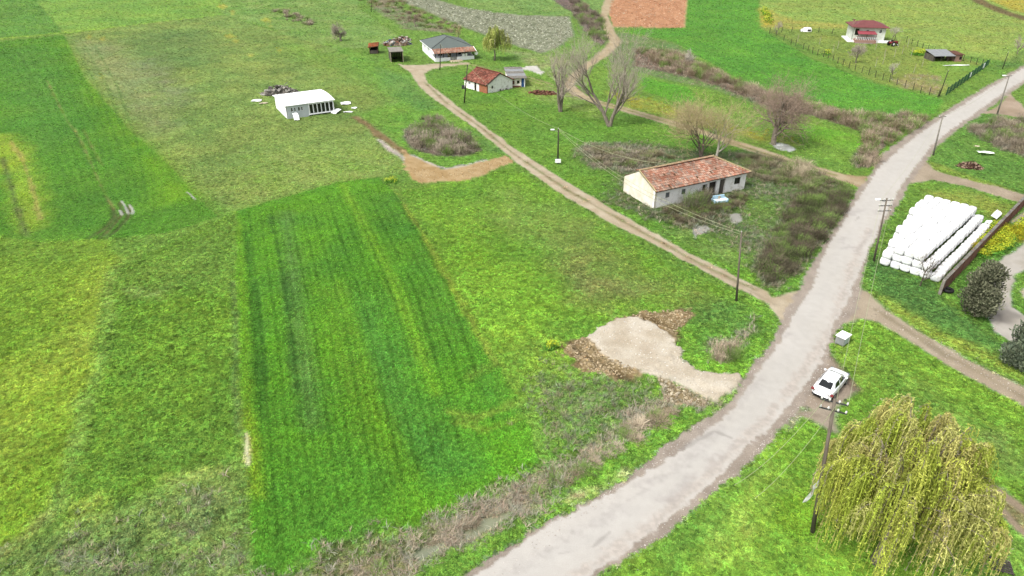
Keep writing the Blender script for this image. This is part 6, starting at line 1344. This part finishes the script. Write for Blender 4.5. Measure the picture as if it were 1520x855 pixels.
# ---------------------------------------------------------------- white saloon car
def car():
    a = gp(1212, 588); fwd = gp(1252, 553)-gp(1222, 592); an = math.radians(47); L_, Wd = 4.35, 1.74
    c = gp(1231, 576); t = thing('parked_car', (c.x, c.y, .03), 'white saloon car parked on the gravel at the roadside, seen from behind', 'car', an-0)
    keepout(c, an, 2.3, 1.0)
    paint = bpy.data.materials.new('white_car_paint'); paint.use_nodes = True; p = paint.node_tree.nodes['Principled BSDF']; p.inputs['Base Color'].default_value = (.72, .73, .75, 1); p.inputs['Roughness'].default_value = .28; p.inputs['Coat Weight'].default_value = .6; p.inputs['Coat Roughness'].default_value = .08
    nz = paint.node_tree.nodes.new('ShaderNodeTexNoise'); nz.inputs['Scale'].default_value = 2; rr_ = paint.node_tree.nodes.new('ShaderNodeMapRange'); rr_.inputs[3].default_value = .2; rr_.inputs[4].default_value = .42; paint.node_tree.links.new(nz.outputs[0], rr_.inputs[0]); paint.node_tree.links.new(rr_.outputs[0], p.inputs['Roughness'])
    tl = bpy.data.materials.new('tail_lens'); tl.use_nodes = True; q = tl.node_tree.nodes['Principled BSDF']; q.inputs['Base Color'].default_value = (.16, .02, .02, 1); q.inputs['Roughness'].default_value = .2
    # lower body: stations along x (rear -> front), each a ring of (half-width, z)
    st = [(-2.17,.66,.42,.82,.60), (-2.12,.76,.30,.93,.66), (-1.95,.83,.26,1.0,.70), (-1.6,.86,.22,1.03,.72), (-1.0,.87,.20,1.0,.80), (0,.87,.2,.98,.84), (.8,.87,.2,.97,.84), (1.3,.86,.2,.93,.80), (1.75,.84,.24,.86,.74), (2.0,.78,.28,.78,.66), (2.15,.62,.36,.66,.5)]
    vs = []; fs = []; N = 12
    for (x, hw, zl, zt, wt) in st:
        zm = (zl+zt)/2
        for (yy, zz) in ((-hw*.86, zl), (-hw, zl+.14), (-hw, zm+.1), (-hw*.97, zt-.1), (-wt, zt), (-wt*.5, zt+.035), (wt*.5, zt+.035), (wt, zt), (hw*.97, zt-.1), (hw, zm+.1), (hw, zl+.14), (hw*.86, zl)): vs.append((x, yy, zz))
    for i in range(len(st)-1):
        for k in range(N): a0 = i*N+k; b0 = i*N+(k+1) % N; fs.append((a0, b0, b0+N, a0+N))
    fs.append(tuple(range(N))); fs.append(tuple(range((len(st)-1)*N, len(st)*N))[::-1])
    body = MB().add(vs, fs).build('body', paint, t, smooth=True); s_ = body.modifiers.new('s', 'SUBSURF'); s_.levels = 1; s_.render_levels = 2
    # greenhouse
    gh = [(-1.72,.60,1.02), (-1.05,.56,1.36), (-.3,.56,1.44), (.35,.55,1.42), (1.15,.62,.98)]
    vs = []; fs = []
    lo = {0: .62, 1: .76, 2: .78, 3: .78, 4: .70}
    for i, (x, w_, z) in enumerate(gh):
        xb = (-1.78, -1.15, -.3, .5, 1.25)[i]
        vs += [(xb, -lo[i], .97), (x, -w_, z), (x, 0, z+(.03 if 0 < i < 4 else .0)), (x, w_, z), (xb, lo[i], .97)]
    for i in range(4):
        for k in range(4): a0 = i*5+k; fs.append((a0, a0+1, a0+6, a0+5))
    MB().add(vs, fs).build('cabin_frame', paint, t, smooth=False, bevel=.03)
    def pane(pts, name, off):
        pts = [Vector(q) for q in pts]; nrm = (pts[1]-pts[0]).cross(pts[2]-pts[0]).normalized(); ce = sum(pts, Vector())/len(pts)
        if nrm.dot(ce-Vector((0,0,.6))) < 0: nrm = -nrm
        o = [ce+(q-ce)*off+nrm*.014 for q in pts]; i_ = [q-nrm*.012 for q in o]; n = len(o)
        return MB().add(o+i_, [tuple(range(n)), tuple(range(n, 2*n))[::-1]]+[(k, k+n, (k+1) % n+n, (k+1) % n) for k in range(n)]).build(name, M_['dark_glass'], t)
    pane([(-1.74,-.58,1.03), (-1.74,.58,1.03), (-1.07,.52,1.355), (-1.07,-.52,1.355)], 'rear_window', .9)
    pane([(1.17,-.6,1.0), (1.17,.6,1.0), (.38,.52,1.42), (.38,-.52,1.42)], 'windscreen', .92)
    for s in (-1, 1):
        pane([(-1.35,s*.745,1.0), (-.34,s*.778,1.0), (-.34,s*.575,1.41), (-1.0,s*.575,1.34)], 'side_window', .88)
        pane([(-.28,s*.778,1.0), (.95,s*.765,1.0), (.32,s*.57,1.39), (-.28,s*.572,1.41)], 'side_window', .9)
        for x in (-1.32, 1.32):
            w_ = thing('tmp', (0,0,0), None, None) if 0 else None
            wh = MB().tube([(x, s*.70, .31), (x, s*.885, .31)], .31, 18).build('wheel', M_['black_rubber'], t); MB().tube([(x, s*.80, .31), (x, s*.892, .31)], .19, 12).build('rim', M_['zinc'], wh)
        MB().box(-2.2, s*.78-.17, .72, -2.0, s*.78+.09*1, .9).build('tail_light', tl, t, bevel=.03)
        MB().box(1.9, s*.66-.14, .62, 2.13, s*.66+.14, .74).build('headlight', M_['pale_glass'], t, bevel=.03)
        mb = MB().box(.72, s*.9-.09, .98, .9, s*.9+.09, 1.1).build('wing_mirror', paint, t, bevel=.03)
        for x in (-.32, .6): MB().box(x-.006, s*.872-.004, .35, x+.006, s*.872+.004, .95).build('door_gap', M_['black_rubber'], t)
        for x in (-.55, .35): MB().box(x-.09, s*.876-.014, .82, x+.09, s*.876+.014, .85).build('door_handle', M_['zinc'], t)
    MB().box(-2.19, -.26, .60, -2.165, .26, .72).build('number_plate', M_['clean_white'], t)
    MB().box(-2.2, -.72, .28, -2.05, .72, .42).build('rear_bumper_trim', M_['black_rubber'], t, bevel=.03)
    MB().box(-1.9, -.7, .12, 1.9, .7, .3).build('underbody', M_['black_rubber'], t)
car()
# ---------------------------------------------------------------- small things
def cabinet():
    loc, an = frame_at(1251, 516, 40); t = thing('metal_cabinet', loc+Vector((0,0,.1)), 'pale grey metal cabinet box standing on the grass by the road', 'cabinet', an+.0)
    MB().box(0, 0, .08, 1.15, .85, .85).build('body', M_['zinc'], t, bevel=.02); MB().box(-.06, -.06, .852, 1.21, .91, .93).build('lid', M_['clean_white'], t, bevel=.02)
    for x in (.05, 1.0):
        for y in (.05, .7): MB().box(x, y, -.1, x+.1, y+.1, .078).build('foot', M_['concrete'], t)
    MB().box(.1, -.015, .16, .56, -.003, .8).build('door', M_['pale_shade_siding'], t); MB().box(.6, -.015, .16, 1.05, -.003, .8).build('door', M_['pale_shade_siding'], t)
    keepout(t.matrix_basis @ Vector((.6, .45, 0)), an, .7, .55)
cabinet()
def sofa():
    loc, an = frame_at(1062, 305, 18); t = thing('old_sofa', loc+Vector((0,0,.15)), 'light blue sofa dumped on the ground in front of the derelict house', 'sofa', an)
    MB().box(0, 0, .12, 1.8, .8, .42).build('seat', M_['light_blue'], t, bevel=.05); MB().box(0, .8, .12, 1.8, 1.0, .95).build('backrest', M_['light_blue'], t, bevel=.05)
    for x in (-.18, 1.8): MB().box(x, 0, .12, x+.18, 1.0, .6).build('armrest', M_['light_blue'], t, bevel=.05)
    for x in (.05, .95): MB().box(x, .05, .422, x+.8, .75, .52).build('cushion', M_['clean_white'], t, bevel=.04)
    MB().box(.8, .7, .5, 1.1, .8, .85).build('stain_cloth', M_['pale_wood'], t)
    keepout(t.matrix_basis @ Vector((.9, .5, 0)), an, 1.2, .8)
sofa()
loose_sheet(1461, 230, -12, 2.2, .9, 'plastic_sheet', 'white plastic sheet crumpled in weeds above the firewood pile', 'plastic sheet', z=.45)
loose_sheet(1448, 221, 10, .8, .5, 'scrap_board', 'small pale scrap board left of the crumpled plastic sheet', 'board', 'pale_wood', z=.45)
loose_sheet(1466, 333, 44, 1.2, .6, 'white_bag', 'small white plastic scrap beside the brick wall past the bales', 'plastic bag', z=.3)
loose_sheet(1477, 325, 44, 2.6, .7, 'plastic_sheet', 'narrow white plastic strip along the brick wall top', 'plastic sheet', z=.4, lean=.4)
loose_sheet(1419, 97.5, 5, 6.5, .6, 'white_hose', 'pale line of white material on the grass below the shelter', 'plastic sheet', z=.1)
loose_sheet(1256, 776, 10, .55, .35, 'white_dish', 'small white scrap on dark soil under the willow', 'scrap', z=.3)
def boardlean():
    for (x, y, h, w_, hh, an, rx, nm, lab, m) in ((1236, 697, 5.0, 1.7, 1.0, 35, .9, 'hanging_banner', 'grey-white banner sheet caught between the pole and the willow', 'pale_shade_siding'), (1207, 728, 3.6, .32, 2.6, 10, .25, 'hanging_cloth', 'long white ragged cloth hanging down the willow-side pole', 'clean_white')):
        p = gp(x, y, h); mb = MB(); n = 6; vs = []; fs = []
        for i in range(n+1):
            for j in range(3):
                vs.append(((j-1)*w_/2*(1-.25*(i % 2)*(w_ < 1)), .05*math.sin(i*1.9+j), (i/n-.5)*hh)); 
        k0 = len(vs); vs += [(a, b+.02, c) for a, b, c in vs]
        for i in range(n):
            for j in range(2): a = i*3+j; fs += [(a, a+1, a+4, a+3), (a+k0, a+3+k0, a+4+k0, a+1+k0)]
        o = mb.add(vs, fs).build(nm, M_[m]); o.location = p; o.rotation_euler = (rx*.6, rx*.5, math.radians(an)); tag(o, lab, 'sheet')
boardlean()
def redlamp():
    p = gp(1281, 765, 1.0); t = thing('red_basin', (p.x, p.y, .9), 'small pink-red basin among branches under the willow', 'basin'); vs = []; fs = []; n = 14
    for (r_, z) in ((.14, 0), (.24, .16), (.27, .17), (.22, .15), (.12, .03)):
        for k in range(n): a = 6.283*k/n; vs.append((r_*math.cos(a), r_*math.sin(a), z))
    for i in range(4):
        for k in range(n): fs.append((i*n+k, i*n+(k+1) % n, (i+1)*n+(k+1) % n, (i+1)*n+k))
    fs.append(tuple(range(n))[::-1]); fs.append(tuple(range(4*n, 5*n)))
    MB().add(vs, fs).build('bowl', M_['red_canopy'], t, smooth=True); MB().tube([(0,0,0), (0,.02,-.9)], .04, 5).build('stand', M_['dark_wood'], t)
redlamp()
def pallet():
    loc, an = frame_at(1471, 848, -20); t = thing('wooden_pallet', loc+Vector((0,0,.12)), 'weathered wooden pallet lying in the grass at the lower right', 'pallet', an)
    for k in range(6): MB().box(0, k*.19, .12, 1.2, k*.19+.12, .145).build('slat', M_['old_wood'], t)
    for x in (0, .55, 1.1): MB().box(x, 0, .0, x+.1, 1.07, .118).build('bearer', M_['dark_wood'], t)
pallet()
def hoop():
    p = gp(1195, 46.5); t = thing('hooped_cover', (p.x, p.y, 0), 'small white rounded cover with a dark opening on the garden lawn', 'cover', math.radians(10)); vs = []; fs = []; n = 10; L_ = 3.2  # hooped white tarp cover, shaped like a small tent
    for i in range(6):
        x = -L_/2+L_*i/5; r_ = (.35, .8, 1.0, 1.05, 1.05, .95)[i]
        for k in range(n+1): a = math.pi*k/n; vs.append((x, r_*math.cos(a), r_*1.15*math.sin(a)))
    for i in range(5):
        for k in range(n): a = i*(n+1)+k; fs.append((a, a+1, a+n+2, a+n+1))
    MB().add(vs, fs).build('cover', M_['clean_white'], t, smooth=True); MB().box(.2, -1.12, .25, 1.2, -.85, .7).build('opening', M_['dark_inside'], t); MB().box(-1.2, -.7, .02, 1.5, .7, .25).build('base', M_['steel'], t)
hoop()
def tractor():
    p = gp(1325, 68); t = thing('garden_tractor', (p.x, p.y, 0), 'small dark red tractor parked right of the maroon-roofed house', 'tractor', math.radians(20))
    MB().box(-.2, -.4, .6, 1.3, .4, 1.2).build('bonnet', M_['red_paint'], t, bevel=.08); MB().box(-1.1, -.55, .7, -.2, .55, 1.15).build('fender', M_['red_paint'], t, bevel=.08); MB().box(-.8, -.25, 1.15, -.4, .25, 1.6).build('seat', M_['black_rubber'], t, bevel=.05)
    for s in (-1, 1):
        w_ = MB().tube([(-.7,s*.6,.6),(-.7,s*.9,.6)], .6, 14).build('wheel', M_['black_rubber'], t); MB().tube([(-.7,s*.7,.6),(-.7,s*.92,.6)], .28, 10).build('rim', M_['clean_white'], w_)
        w_ = MB().tube([(.95,s*.45,.35),(.95,s*.65,.35)], .35, 12).build('wheel', M_['black_rubber'], t); MB().tube([(.95,s*.5,.35),(.95,s*.67,.35)], .16, 8).build('rim', M_['clean_white'], w_)
    MB().tube([(.8,0,1.2),(.8,0,1.8)], .04, 6).build('exhaust', M_['steel'], t); MB().tube([(-.1,0,1.15),(-.35,0,1.5)], .03, 6).build('steering_column', M_['steel'], t)
tractor()
plant_land()
print('TRIS', sum(sum(len(p.vertices)-2 for p in o.data.polygons) for o in SC.objects if o.type == 'MESH'))
